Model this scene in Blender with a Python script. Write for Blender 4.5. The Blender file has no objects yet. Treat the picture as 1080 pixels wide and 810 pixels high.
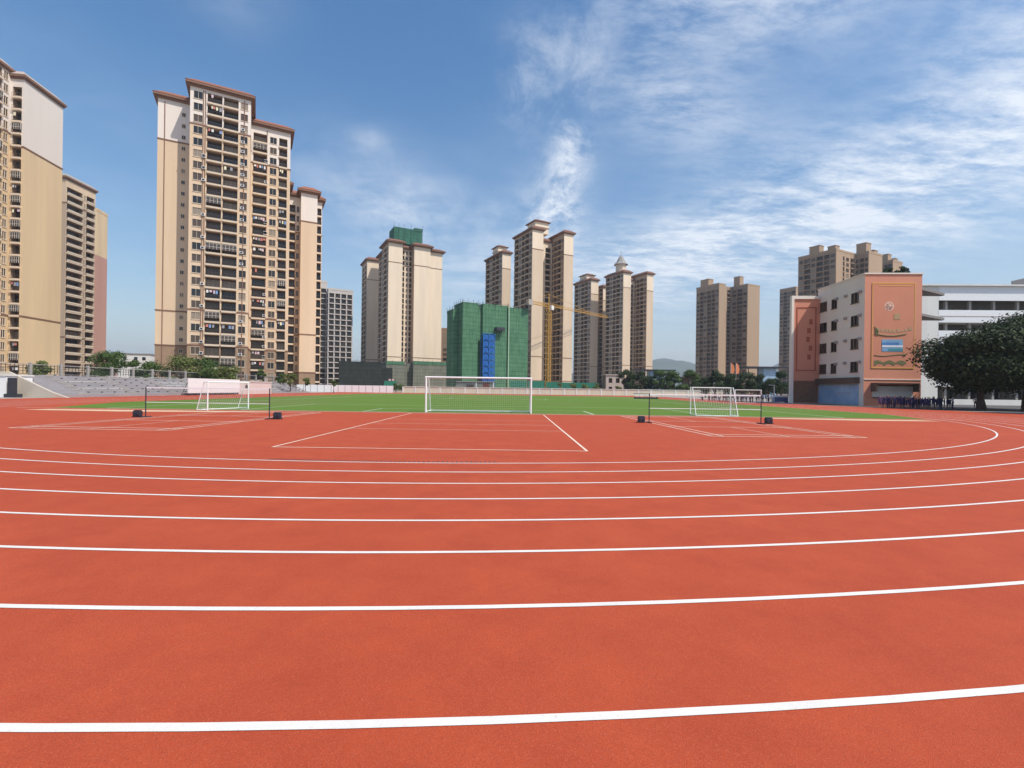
import bpy, bmesh, math, random
from mathutils import Vector, Matrix
random.seed(7)
C = bpy.context.scene
COL = C.collection
R = math.radians

# ------------------------------------------------------------------ camera
FPX, CAMH, Y0, ROLL = 506.6, 1.716, 410.0, 0.0134       # focal length in photo pixels, eye height, horizon row, tilt
cam = bpy.data.cameras.new('camera')
co = bpy.data.objects.new('camera', cam); COL.objects.link(co)
cam.sensor_width = 36.0
cam.lens = FPX / 1080 * 36
cam.shift_y = (Y0 - 405) / 1080
cam.clip_start = 0.05; cam.clip_end = 20000
co.matrix_world = Matrix.Translation((0, 0, CAMH)) @ Matrix.Rotation(R(90), 4, 'X') @ Matrix.Rotation(ROLL, 4, 'Z')
C.camera = co

# ------------------------------------------------------------------ light
SUN_AZ, SUN_EL = 55.0, 55.0          # degrees to the right of straight behind the camera, height
ca, sa, ce, se = math.cos(R(SUN_AZ)), math.sin(R(SUN_AZ)), math.cos(R(SUN_EL)), math.sin(R(SUN_EL))
SUN = Vector((sa * ce, -ca * ce, se))
sl = bpy.data.lights.new('sun', 'SUN'); sl.energy = 4.2; sl.angle = R(0.53); sl.color = (1.0, 0.94, 0.85)
so = bpy.data.objects.new('sun', sl); COL.objects.link(so)
so.rotation_euler = (-SUN).to_track_quat('-Z', 'Y').to_euler()
so.location = (0, -40, 120)

world = bpy.data.worlds.new('World'); C.world = world; world.use_nodes = True
def build_sky():
    nt = world.node_tree; N = nt.nodes; L = nt.links; N.clear()
    out = N.new('ShaderNodeOutputWorld'); bg = N.new('ShaderNodeBackground')
    sky = N.new('ShaderNodeTexSky'); sky.sky_type = 'NISHITA'; sky.sun_disc = False
    sky.sun_elevation = R(SUN_EL); sky.sun_rotation = R(180 - SUN_AZ)
    sky.air_density = 1.3; sky.dust_density = 1.3; sky.ozone_density = 2.4
    bg.inputs['Strength'].default_value = 0.128
    def m(op, a, b=None, c=None):
        n = N.new('ShaderNodeMath'); n.operation = op
        for i, v in enumerate((a, b, c)):
            if v is None: continue
            if isinstance(v, (int, float)): n.inputs[i].default_value = v
            else: L.new(v, n.inputs[i])
        return n.outputs[0]
    tc = N.new('ShaderNodeTexCoord'); sp = N.new('ShaderNodeSeparateXYZ')
    L.new(tc.outputs['Generated'], sp.inputs[0])
    dx, dy, dz = sp.outputs
    az = m('ARCTAN2', dx, dy)                       # heading, 0 = down the pitch, + to the right
    el = m('ARCSINE', dz)
    # cloud sheet coordinates: the point where the view ray meets a layer high above
    zz = m('MAXIMUM', dz, 0.04)
    px = m('DIVIDE', dx, m('ADD', zz, 0.12)); py = m('DIVIDE', dy, m('ADD', zz, 0.12))
    cv = N.new('ShaderNodeCombineXYZ'); L.new(px, cv.inputs[0]); L.new(py, cv.inputs[1])
    def noise(scale, detail, rough, rot, sx, sy, off, dist=0.0):
        mp = N.new('ShaderNodeMapping'); mp.inputs['Rotation'].default_value = (0, 0, R(rot))
        mp.inputs['Scale'].default_value = (sx, sy, 1); mp.inputs['Location'].default_value = (off, off * .7, 0)
        L.new(cv.outputs[0], mp.inputs[0])
        n = N.new('ShaderNodeTexNoise'); n.inputs['Scale'].default_value = scale
        n.inputs['Detail'].default_value = detail; n.inputs['Roughness'].default_value = rough
        n.inputs['Distortion'].default_value = dist
        L.new(mp.outputs[0], n.inputs['Vector']); return n.outputs['Fac']
    n_big = noise(1.1, 5, .55, 20, 1, 1.3, 3.1, .2)
    n_str = noise(2.0, 8, .60, 32, .8, 2.2, 7.7, .12)
    n_rip = noise(9.5, 9, .72, -28, .8, 1.7, 1.3, .18)
    n_wis = noise(5.0, 9, .66, 8, 1.2, .7, 5.3, .35)
    def blob(px_, py_, sx, sy, rot, amp):            # soft patch of sky at a heading / height given in degrees
        a0, e0 = R(px_), R(py_)
        da = m('SUBTRACT', az, a0); de = m('SUBTRACT', el, e0)
        c, s = math.cos(R(rot)), math.sin(R(rot))
        u = m('ADD', m('MULTIPLY', da, c), m('MULTIPLY', de, s))
        v = m('SUBTRACT', m('MULTIPLY', de, c), m('MULTIPLY', da, s))
        q = m('ADD', m('POWER', m('ABSOLUTE', m('DIVIDE', u, R(sx))), 2), m('POWER', m('ABSOLUTE', m('DIVIDE', v, R(sy))), 2))
        return m('MULTIPLY', m('EXPONENT', m('MULTIPLY', q, -1)), amp)
    def ad(*xs):
        r = xs[0]
        for x in xs[1:]: r = m('ADD', r, x)
        return r
    def sat(x): return m('MINIMUM', m('MAXIMUM', x, 0), 1)
    def ramp(x, lo, hi):
        mr = N.new('ShaderNodeMapRange'); mr.interpolation_type = 'SMOOTHSTEP'
        L.new(x, mr.inputs[0]); mr.inputs[1].default_value = lo; mr.inputs[2].default_value = hi
        return mr.outputs[0]
    broad = ad(blob(38, 18.5, 19, 5.2, 14, 1.05), blob(22, 16, 13, 4.4, 20, .85), blob(48, 23, 11, 6, 20, .55), blob(2, 12, 14, 3.5, 0, .45),
               blob(12, 15, 10, 4.5, 5, .55), blob(36, 13.5, 16, 3.0, 8, .5))
    high = ad(blob(26, 38, 16, 5, -8, .9), blob(19, 29, 11, 4, -25, .5), blob(47, 29, 9, 4, 15, .3))
    wisp = ad(blob(6.0, 24.0, 2.4, 7.0, -14, 1.25), blob(1.0, 33, 3.5, 4, -20, .55), blob(3.5, 19, 4.5, 4, 0, .6), blob(8, 36, 6, 3, 10, .35))
    left = ad(blob(-13, 19.5, 10, 4.5, -14, .85), blob(-17, 26, 2.2, 1.2, 0, .5), blob(-31, 36, 5, 3, 0, .35), blob(-8, 14, 9, 4, 0, .4))
    f = ad(m('MULTIPLY', broad, ramp(ad(m('MULTIPLY', n_str, .55), m('MULTIPLY', n_rip, .45)), .34, .68)),
           m('MULTIPLY', high, ramp(ad(m('MULTIPLY', n_rip, .55), m('MULTIPLY', n_big, .45)), .40, .70)),
           m('MULTIPLY', wisp, ramp(n_wis, .36, .70)),
           m('MULTIPLY', left, ramp(ad(m('MULTIPLY', n_wis, .5), m('MULTIPLY', n_str, .5)), .30, .76)),
           m('MULTIPLY', ramp(n_big, .4, .8), .12))
    f = m('MULTIPLY', sat(f), .82)
    f = m('MULTIPLY', f, ramp(dz, .0, .06))
    mix = N.new('ShaderNodeMix'); mix.data_type = 'RGBA'
    hs_ = N.new('ShaderNodeHueSaturation'); hs_.inputs['Saturation'].default_value = 1.36; L.new(sky.outputs[0], hs_.inputs['Color'])
    L.new(f, mix.inputs['Factor']); L.new(hs_.outputs[0], mix.inputs[6])
    mix.inputs[7].default_value = (7.0, 7.3, 7.7, 1)
    low = m('MULTIPLY', m('EXPONENT', m('MULTIPLY', m('MAXIMUM', el, 0), -1 / R(9))), .55)      # pale band of air low in the sky
    mix2 = N.new('ShaderNodeMix'); mix2.data_type = 'RGBA'; L.new(low, mix2.inputs['Factor']); L.new(mix.outputs[2], mix2.inputs[6]); mix2.inputs[7].default_value = (5.0, 5.7, 7.0, 1)
    L.new(mix2.outputs[2], bg.inputs['Color']); L.new(bg.outputs[0], out.inputs[0])
build_sky()

C.render.engine = 'CYCLES'
C.view_settings.view_transform = 'Standard'; C.view_settings.look = 'None'
C.view_settings.exposure = 0.2; C.view_settings.gamma = 1.0; C.view_settings.use_curve_mapping = False

# ------------------------------------------------------------------ helpers
def gx(px, d): return (px - 540) / FPX * d                       # sideways metres of a photo column at a depth
def gz(px, py, d): return CAMH + (Y0 + (px - 540) * ROLL - py) / FPX * d
MATS = {}
def mat(name, col, rough=.8, var=.12, scale=1.2, bump=0.0, bscale=30, metal=0.0, spec=.3, streak=False, second=None):
    if name in MATS: return MATS[name]
    m = bpy.data.materials.new(name); m.use_nodes = True; MATS[name] = m
    nt = m.node_tree; N = nt.nodes; L = nt.links
    b = N['Principled BSDF']
    b.inputs['Roughness'].default_value = rough; b.inputs['Metallic'].default_value = metal
    b.inputs['Specular IOR Level'].default_value = spec
    tc = N.new('ShaderNodeTexCoord')
    mp = N.new('ShaderNodeMapping'); L.new(tc.outputs['Object'], mp.inputs[0])
    if streak: mp.inputs['Scale'].default_value = (1, 1, .08)
    n = N.new('ShaderNodeTexNoise'); n.inputs['Scale'].default_value = scale; n.inputs['Detail'].default_value = 6
    n.inputs['Roughness'].default_value = .6
    L.new(mp.outputs[0], n.inputs['Vector'])
    mr = N.new('ShaderNodeMapRange'); L.new(n.outputs['Fac'], mr.inputs[0])
    mr.inputs[1].default_value = .25; mr.inputs[2].default_value = .75
    mx = N.new('ShaderNodeMix'); mx.data_type = 'RGBA'; L.new(mr.outputs[0], mx.inputs['Factor'])
    c2 = second if second else tuple(min(1, c * (1 + var)) for c in col)
    mx.inputs[6].default_value = (*[c * (1 - var) for c in col], 1)
    mx.inputs[7].default_value = (*c2, 1)
    L.new(mx.outputs[2], b.inputs['Base Color'])
    if bump:
        n2 = N.new('ShaderNodeTexNoise'); n2.inputs['Scale'].default_value = bscale; n2.inputs['Detail'].default_value = 4
        L.new(tc.outputs['Object'], n2.inputs['Vector'])
        bp = N.new('ShaderNodeBump'); bp.inputs['Strength'].default_value = bump; bp.inputs['Distance'].default_value = .02
        L.new(n2.outputs['Fac'], bp.inputs['Height']); L.new(bp.outputs[0], b.inputs['Normal'])
    return m

class MB:
    """collects faces, then links them as ONE mesh object"""
    def __init__(s): s.v = []; s.f = []; s.m = []
    def quad(s, pts, mi=0):
        i = len(s.v); s.v += [tuple(p) for p in pts]; s.f.append(tuple(range(i, i + len(pts)))); s.m.append(mi)
    def box(s, x0, x1, y0, y1, z0, z1, mi=0, M=None):
        p = [Vector(q) for q in ((x0,y0,z0),(x1,y0,z0),(x1,y1,z0),(x0,y1,z0),(x0,y0,z1),(x1,y0,z1),(x1,y1,z1),(x0,y1,z1))]
        if M is not None: p = [M @ q for q in p]
        i = len(s.v); s.v += [tuple(q) for q in p]
        for f in ((0,3,2,1),(4,5,6,7),(0,1,5,4),(1,2,6,5),(2,3,7,6),(3,0,4,7)):
            s.f.append(tuple(i + k for k in f)); s.m.append(mi)
    def frustum(s, a, b, z0, z1, mi=0):                # a, b = (x0,x1,y0,y1) at the bottom and at the top
        p = [(a[0],a[2],z0),(a[1],a[2],z0),(a[1],a[3],z0),(a[0],a[3],z0),(b[0],b[2],z1),(b[1],b[2],z1),(b[1],b[3],z1),(b[0],b[3],z1)]
        i = len(s.v); s.v += p
        for f in ((0,3,2,1),(4,5,6,7),(0,1,5,4),(1,2,6,5),(2,3,7,6),(3,0,4,7)):
            s.f.append(tuple(i + k for k in f)); s.m.append(mi)
    def tube(s, p, q, r, n=8, mi=0, r2=None):
        p = Vector(p); q = Vector(q); d = (q - p)
        if d.length < 1e-6: return
        z = d.normalized(); x = z.orthogonal().normalized(); y = z.cross(x); r2 = r if r2 is None else r2
        i = len(s.v)
        for c, rr in ((p, r), (q, r2)):
            for k in range(n):
                a = 2 * math.pi * k / n
                s.v.append(tuple(c + x * (math.cos(a) * rr) + y * (math.sin(a) * rr)))
        for k in range(n):
            s.f.append((i + k, i + (k+1) % n, i + n + (k+1) % n, i + n + k)); s.m.append(mi)
        s.f.append(tuple(i + n - 1 - k for k in range(n))); s.m.append(mi)
        s.f.append(tuple(i + n + k for k in range(n))); s.m.append(mi)
    def prism(s, poly, z0, z1, mi=0):
        n = len(poly); i = len(s.v)
        s.v += [(x, y, z0) for x, y in poly] + [(x, y, z1) for x, y in poly]
        s.f.append(tuple(i + n - 1 - k for k in range(n))); s.m.append(mi)
        s.f.append(tuple(i + n + k for k in range(n))); s.m.append(mi)
        for k in range(n):
            s.f.append((i + k, i + (k+1) % n, i + n + (k+1) % n, i + n + k)); s.m.append(mi)
    def mesh(s, name, mats):
        me = bpy.data.meshes.new(name); me.from_pydata(s.v, [], s.f)
        for m in (mats if isinstance(mats, (list, tuple)) else [mats]): me.materials.append(m)
        me.polygons.foreach_set('material_index', s.m); me.update(); return me
    def build(s, name, mats, parent=None, loc=None, rz=0):
        return link(name, s.mesh(name, mats), parent, loc, rz)
def link(name, me, parent=None, loc=None, rz=0):
    o = bpy.data.objects.new(name, me); COL.objects.link(o)
    if parent: o.parent = parent
    if loc is not None: o.location = loc
    if rz: o.rotation_euler = (0, 0, rz)
    return o
def tag(o, label=None, cat=None, group=None, kind=None):
    if label: o['label'] = label
    if cat: o['category'] = cat
    if group: o['group'] = group
    if kind: o['kind'] = kind
    return o
def thing(name, label, cat, loc=(0,0,0), rz=0, group=None):
    o = bpy.data.objects.new(name, None); COL.objects.link(o); o.empty_display_size = .3
    o.location = loc; o.rotation_euler = (0, 0, rz)
    return tag(o, label, cat, group)
def copy_tree(o, parent=None):
    c = o.copy(); COL.objects.link(c)
    if parent: c.parent = parent
    for ch in list(o.children): copy_tree(ch, c)
    return c

# ------------------------------------------------------------------ materials
def track_mat():
    m = bpy.data.materials.new('red_rubber'); m.use_nodes = True
    nt = m.node_tree; N = nt.nodes; L = nt.links; b = N['Principled BSDF']
    tc = N.new('ShaderNodeTexCoord')
    def noise(s, d=4, r=.6):
        n = N.new('ShaderNodeTexNoise'); n.inputs['Scale'].default_value = s; n.inputs['Detail'].default_value = d
        n.inputs['Roughness'].default_value = r; L.new(tc.outputs['Object'], n.inputs['Vector']); return n.outputs['Fac']
    def mix(f, a, c, mode='MIX'):
        x = N.new('ShaderNodeMix'); x.data_type = 'RGBA'; x.blend_type = mode
        if isinstance(f, float): x.inputs['Factor'].default_value = f
        else: L.new(f, x.inputs['Factor'])
        for i, v in ((6, a), (7, c)):
            if isinstance(v, tuple): x.inputs[i].default_value = (*v, 1)
            else: L.new(v, x.inputs[i])
        return x.outputs[2]
    def rng(x, lo, hi):
        r = N.new('ShaderNodeMapRange'); L.new(x, r.inputs[0]); r.inputs[1].default_value = lo; r.inputs[2].default_value = hi; return r.outputs[0]
    base = mix(rng(noise(.16, 3), .3, .7), (.420, .066, .0235), (.475, .084, .032))
    base = mix(rng(noise(.045, 4, .6), .5, .9), base, (.36, .058, .026))
    base = mix(rng(noise(1.3, 5, .7), .35, .7), base, (.365, .055, .022))
    vor = N.new('ShaderNodeTexVoronoi'); vor.inputs['Scale'].default_value = 210; L.new(tc.outputs['Object'], vor.inputs['Vector'])
    sep = N.new('ShaderNodeSeparateColor'); L.new(vor.outputs['Color'], sep.inputs[0])
    base = mix(rng(sep.outputs[0], .6, 1.25), base, (.27, .044, .022))
    base = mix(rng(sep.outputs[1], .8, 1.3), base, (.56, .15, .085))
    L.new(base, b.inputs['Base Color'])
    b.inputs['Roughness'].default_value = .85; b.inputs['Specular IOR Level'].default_value = .22
    bp = N.new('ShaderNodeBump'); bp.inputs['Strength'].default_value = .55; bp.inputs['Distance'].default_value = .004
    L.new(vor.outputs['Distance'], bp.inputs['Height']); L.new(bp.outputs[0], b.inputs['Normal'])
    return m
M_TRACK = track_mat()
def line_mat():
    m = mat('lane_paint', (.70, .67, .62), .7, .08, 2.0, bump=.3, bscale=220); nt = m.node_tree; N = nt.nodes; L = nt.links; b = N['Principled BSDF']
    src = b.inputs['Base Color'].links[0].from_socket
    tc = N.new('ShaderNodeTexCoord'); n = N.new('ShaderNodeTexNoise'); n.inputs['Scale'].default_value = 26; n.inputs['Detail'].default_value = 8; n.inputs['Roughness'].default_value = .75
    L.new(tc.outputs['Object'], n.inputs['Vector']); r = N.new('ShaderNodeMapRange'); L.new(n.outputs['Fac'], r.inputs[0]); r.inputs[1].default_value = .58; r.inputs[2].default_value = .82; r.inputs[4].default_value = .8
    x = N.new('ShaderNodeMix'); x.data_type = 'RGBA'; L.new(r.outputs[0], x.inputs['Factor']); L.new(src, x.inputs[6]); x.inputs[7].default_value = (.48, .15, .09, 1); L.new(x.outputs[2], b.inputs['Base Color'])
    return m
M_LINE = line_mat()
M_COURT = mat('court_paint', (.72, .56, .44), .75, .12, 2.0)
M_CREAMLINE = mat('pale_edging', (.62, .52, .40), .8, .1, .8)
M_GROUND = mat('dry_ground', (.30, .25, .20), .9, .25, .05)
M_APRON = mat('grey_paving', (.34, .31, .28), .85, .12, .5)
M_WHITE = mat('white_paint', (.80, .80, .79), .45, .04, 2)
M_OFFW = mat('weathered_white', (.70, .68, .63), .75, .08, .6, streak=True)
M_CREAM = mat('cream_render', (.64, .48, .33), .85, .10, .25, streak=True)
M_YELLOW = mat('sand_render', (.66, .49, .30), .85, .10, .25, streak=True)
M_PALE = mat('pale_cream_render', (.68, .55, .42), .85, .05, .25, streak=True)
M_PINK = mat('pink_render', (.48, .26, .20), .85, .05, .25, streak=True)
M_TOPW = mat('light_top_render', (.72, .64, .57), .85, .04, .25, streak=True)
M_BASE = mat('brown_stone', (.30, .20, .13), .8, .15, 1.0)
M_BAND = mat('brown_band', (.22, .12, .08), .8, .1, 1.0)
M_TILE = mat('red_roof_tile', (.27, .105, .06), .75, .2, 2.0, bump=.4, bscale=6)
M_TILED = mat('dark_roof_tile', (.20, .10, .07), .75, .2, 2.0)
M_ROOFGREY = mat('roof_grey', (.30, .28, .26), .85, .1, 1)
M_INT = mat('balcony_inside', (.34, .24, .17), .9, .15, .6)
M_GLASS = mat('dark_glass', (.020, .021, .023), .12, .3, .8, spec=.45)
M_GLASS2 = mat('smoky_glass', (.085, .062, .047), .22, .3, .8, spec=.4)
M_CURT = mat('curtained_glass', (.26, .21, .16), .35, .25, 2.5, spec=.4)
M_FRAME = mat('window_frame', (.50, .42, .34), .6, .06, 2)
M_DFRAME = mat('dark_frame', (.10, .072, .056), .5, .1, 2)
M_CONC = mat('bare_concrete', (.36, .33, .30), .9, .15, .5, streak=True)
M_STEP = mat('stand_concrete', (.33, .31, .315), .9, .12, .4)
M_BLACK = mat('black_rubber', (.035, .038, .055), .6, .1, 4)
M_STEEL = mat('dark_steel', (.05, .05, .06), .45, .1, 4, metal=.3)
M_GREENP = mat('green_hoarding', (.035, .20, .13), .6, .12, .4)
M_YEL = mat('crane_yellow', (.62, .34, .06), .5, .1, 1)
M_BLUE = mat('hoist_blue', (.02, .13, .42), .55, .12, 1)
M_TRUNK = mat('bark', (.10, .07, .05), .9, .2, 4, bump=.6, bscale=12)

def net_mat(name, c1, c2, floor=1.9, step=1.6):
    m = bpy.data.materials.new(name); m.use_nodes = True
    nt = m.node_tree; N = nt.nodes; L = nt.links; b = N['Principled BSDF']
    tc = N.new('ShaderNodeTexCoord'); sp = N.new('ShaderNodeSeparateXYZ'); L.new(tc.outputs['Object'], sp.inputs[0])
    def mm(op, a, b2):
        n = N.new('ShaderNodeMath'); n.operation = op
        for i, v in enumerate((a, b2)):
            if isinstance(v, (int, float)): n.inputs[i].default_value = v
            else: L.new(v, n.inputs[i])
        return n.outputs[0]
    lz = mm('LESS_THAN', mm('FRACT', mm('DIVIDE', sp.outputs[2], floor), 0), .13)
    hx = mm('ADD', sp.outputs[0], sp.outputs[1])
    lx = mm('LESS_THAN', mm('FRACT', mm('DIVIDE', hx, step), 0), .09)
    ln = mm('MAXIMUM', lz, mm('MULTIPLY', lx, .7))
    n1 = N.new('ShaderNodeTexNoise'); n1.inputs['Scale'].default_value = .35; n1.inputs['Detail'].default_value = 6
    L.new(tc.outputs['Object'], n1.inputs['Vector'])
    n2 = N.new('ShaderNodeTexNoise'); n2.inputs['Scale'].default_value = 1.5; n2.inputs['Detail'].default_value = 4
    mp = N.new('ShaderNodeMapping'); mp.inputs['Scale'].default_value = (1.6, 1.6, .12); L.new(tc.outputs['Object'], mp.inputs[0]); L.new(mp.outputs[0], n2.inputs['Vector'])
    x = N.new('ShaderNodeMix'); x.data_type = 'RGBA'; x.inputs[6].default_value = (*c1, 1); x.inputs[7].default_value = (*[q * 1.12 for q in c2], 1)
    r = N.new('ShaderNodeMapRange'); L.new(mm('MULTIPLY', mm('ADD', n1.outputs['Fac'], n2.outputs['Fac']), .5), r.inputs[0]); r.inputs[1].default_value = .32; r.inputs[2].default_value = .68
    L.new(r.outputs[0], x.inputs['Factor'])
    y = N.new('ShaderNodeMix'); y.data_type = 'RGBA'; L.new(x.outputs[2], y.inputs[6]); y.inputs[7].default_value = (*[c * .55 for c in c1], 1)
    L.new(mm('MULTIPLY', ln, .6), y.inputs['Factor'])
    L.new(y.outputs[2], b.inputs['Base Color']); b.inputs['Roughness'].default_value = .8; b.inputs['Specular IOR Level'].default_value = .15
    bp = N.new('ShaderNodeBump'); bp.inputs['Strength'].default_value = .6; bp.inputs['Distance'].default_value = .25
    L.new(n2.outputs['Fac'], bp.inputs['Height']); L.new(bp.outputs[0], b.inputs['Normal'])
    return m
M_NET = net_mat('green_scaffold_net', (.050, .135, .075), (.095, .215, .12))
M_NETG = net_mat('dusty_scaffold_net', (.13, .14, .11), (.21, .21, .165))
M_NETD = net_mat('shaded_scaffold_net', (.02, .025, .024), (.045, .05, .045))  # shade of the podium's left side put into a near-black net colour

# ------------------------------------------------------------------ ground, track, pitch
CX, CY, CY2 = -3.07, 45.25, 106.0
RK = [34.334, 35.510, 36.682, 37.894, 39.105, 40.309, 41.582, 42.874]
def sheet(name, poly, z, m, parent=None):
    b = MB(); b.quad([(x, y, z) for x, y in poly]); return b.build(name, m, parent)
def rect(x0, x1, y0, y1): return [(x0, y0), (x1, y0), (x1, y1), (x0, y1)]
tag(sheet('ground', rect(-5000, 5000, -600, 6000), -.012, M_GROUND), kind='structure')
tag(sheet('paved_apron', rect(-75, 120, -30, 160), -.006, M_APRON), kind='structure')
tag(sheet('shaded_yard', [(46.4, 52), (120, 30), (120, 84), (60, 84), (42, 70)], -.003, mat('yard_tree_shade', (.09, .085, .085), .9, .2, .6)), kind='structure')  # tree shade on the yard, put into a darker ground colour
tag(sheet('running_track', [(-52, -14), (44, -14), (58, 20), (50, 40), (46.5, 52), (42, 66), (41, 153), (-51, 153), (-52, 60)], 0.0, M_TRACK), kind='structure')

def turf_mat():
    m = bpy.data.materials.new('artificial_turf'); m.use_nodes = True
    nt = m.node_tree; N = nt.nodes; L = nt.links; b = N['Principled BSDF']
    tc = N.new('ShaderNodeTexCoord')
    def noise(s, sc=(1, 1, 1)):
        mp = N.new('ShaderNodeMapping'); mp.inputs['Scale'].default_value = sc; L.new(tc.outputs['Object'], mp.inputs[0])
        n = N.new('ShaderNodeTexNoise'); n.inputs['Scale'].default_value = s; n.inputs['Detail'].default_value = 5; L.new(mp.outputs[0], n.inputs['Vector']); return n.outputs['Fac']
    x = N.new('ShaderNodeMix'); x.data_type = 'RGBA'; L.new(noise(.3, (.25, 1, 1)), x.inputs['Factor'])
    x.inputs[6].default_value = (.088, .165, .024, 1); x.inputs[7].default_value = (.14, .22, .042, 1)
    y = N.new('ShaderNodeMix'); y.data_type = 'RGBA'; L.new(x.outputs[2], y.inputs[6]); y.inputs[7].default_value = (.16, .17, .07, 1)
    r = N.new('ShaderNodeMapRange'); L.new(noise(.05), r.inputs[0]); r.inputs[1].default_value = .52; r.inputs[2].default_value = .75; L.new(r.outputs[0], y.inputs['Factor'])
    L.new(y.outputs[2], b.inputs['Base Color']); b.inputs['Roughness'].default_value = .9; b.inputs['Specular IOR Level'].default_value = .1
    bp = N.new('ShaderNodeBump'); bp.inputs['Strength'].default_value = .8; bp.inputs['Distance'].default_value = .03; L.new(noise(60), bp.inputs['Height']); L.new(bp.outputs[0], b.inputs['Normal'])
    return m
PL, PR, PN, PF = -36.2, 31.0, 33.0, 127.0
tag(sheet('football_pitch', [(-31.5, PN), (28.5, PN), (PR, 40), (PR, 116), (26, PF), (-31, PF), (PL, 116), (PL, 44)], .004, turf_mat()), kind='structure')

def strip(b, p, q, w, z, mi=0):
    p = Vector((*p, 0)); q = Vector((*q, 0)); d = (q - p).normalized(); n = Vector((-d.y, d.x, 0)) * (w / 2)
    b.quad([(*(v.xy), z) for v in (p - n, q - n, q + n, p + n)], mi)
b = MB()
for rk in RK:
    w = .062
    pts = []
    for k in range(181): a = math.pi + math.pi * k / 180; pts.append((CX, CY, a))
    for k in range(61): a = math.pi * k / 60; pts.append((CX, CY2, a))
    n = len(pts)
    for i in range(n):
        x0, y0, a0 = pts[i]; x1, y1, a1 = pts[(i + 1) % n]
        q = [(x0 + (rk - w/2) * math.cos(a0), y0 + (rk - w/2) * math.sin(a0), .004), (x0 + (rk + w/2) * math.cos(a0), y0 + (rk + w/2) * math.sin(a0), .004),
             (x1 + (rk + w/2) * math.cos(a1), y1 + (rk + w/2) * math.sin(a1), .004), (x1 + (rk - w/2) * math.cos(a1), y1 + (rk - w/2) * math.sin(a1), .004)]
        b.quad(q)
tag(b.build('lane_lines', M_LINE), kind='structure')

b = MB()   # volleyball court in front of the goal
X0, X1 = -6.66, 2.12
YS = [13.42, 19.7, 22.8, 25.9, 31.9]
z = .004
for i, y in enumerate(YS): strip(b, (X0 + .026, y), (X1 - .026, y), .055 if i else .07, z)
for x in (X0, X1): strip(b, (x, YS[0] - .035), (x, YS[-1] + .03), .07, z + .001)
tag(b.build('volleyball_court_lines', M_COURT), kind='structure')
def badminton(cx, cy, rot):
    b = MB(); W, Lh = 3.05, 6.7
    def pt(x, y): c, s = math.cos(rot), math.sin(rot); return (cx + x * c - y * s, cy + x * s + y * c)
    for x in (-W, -W + .46, W - .46, W): strip(b, pt(x, -Lh), pt(x, Lh), .075, .005)
    for y in (-Lh, -Lh + .76, -1.98, 1.98, Lh - .76, Lh): strip(b, pt(-W, y), pt(W, y), .09, .004)
    for s in (-1, 1): strip(b, pt(0, s * 1.98), pt(0, s * Lh), .05, .005)
    return tag(b.build('badminton_court_lines', M_COURT), kind='structure')
badminton(-15.6, 24.6, R(-1.5)); badminton(10.5, 25.2, R(2))
b = MB()
strip(b, (-33.5, 31.9 + .6), (30.5, 31.9 + .6), .16, .0045)
tag(b.build('pitch_edging', M_CREAMLINE), kind='structure')
b = MB()   # pale worn sand strips at the two ends of the goal line
for pts in ([(-30.5, 30.0), (-24, 29.5), (-16.5, 30.6), (-15, 31.5), (-24, 31.3), (-30, 31.2)], [(16.5, 31.2), (22, 30.3), (27.5, 30.6), (26.5, 31.6), (21, 31.9), (17, 31.9)]):
    b.quad([(x, y, .003) for x, y in pts])
tag(b.build('sand_strip', mat('pale_sand', (.60, .44, .28), .9, .15, .7)), kind='structure')
b = MB()   # pitch markings
zz = .008
for y in (PN + .25, 80, PF - .25): strip(b, (-28, y), (23, y), .12, zz)
for x in (-28, 23): strip(b, (x, PN + .2), (x, PF - .2), .12, zz + .001)
for (y0, s) in ((PN + .25, 1), (PF - .25, -1)):
    for hw, dp in ((16.5, 13), (8, 5)):
        strip(b, (-2.3 - hw, y0 + s * dp), (-2.3 + hw, y0 + s * dp), .12, zz)
        for x in (-2.3 - hw, -2.3 + hw): strip(b, (x, y0), (x, y0 + s * dp), .12, zz + .001)
for k in range(48):
    a0, a1 = 2 * math.pi * k / 48, 2 * math.pi * (k + 1) / 48
    strip(b, (-2.3 + 8 * math.cos(a0), 80 + 8 * math.sin(a0)), (-2.3 + 8 * math.cos(a1), 80 + 8 * math.sin(a1)), .12, zz + .002)
tag(b.build('pitch_markings', mat('turf_paint', (.55, .58, .46), .8, .1, 2)), kind='structure')
b = MB()   # slotted drain cover inside the innermost lane
for k in range(-24, 25):
    a = -math.pi / 2 + k * .0032 + .002
    for rr in (RK[0] - .19,):
        c, s = math.cos(a), math.sin(a)
        M = Matrix.Translation((CX + rr * c, CY + rr * s, .004)) @ Matrix.Rotation(a, 4, 'Z')
        b.quad([M @ Vector(p) for p in ((-.09, -.016, 0), (.09, -.016, 0), (.09, .016, 0), (-.09, .016, 0))])
tag(b.build('drain_slots', M_STEEL), kind='structure')

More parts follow.
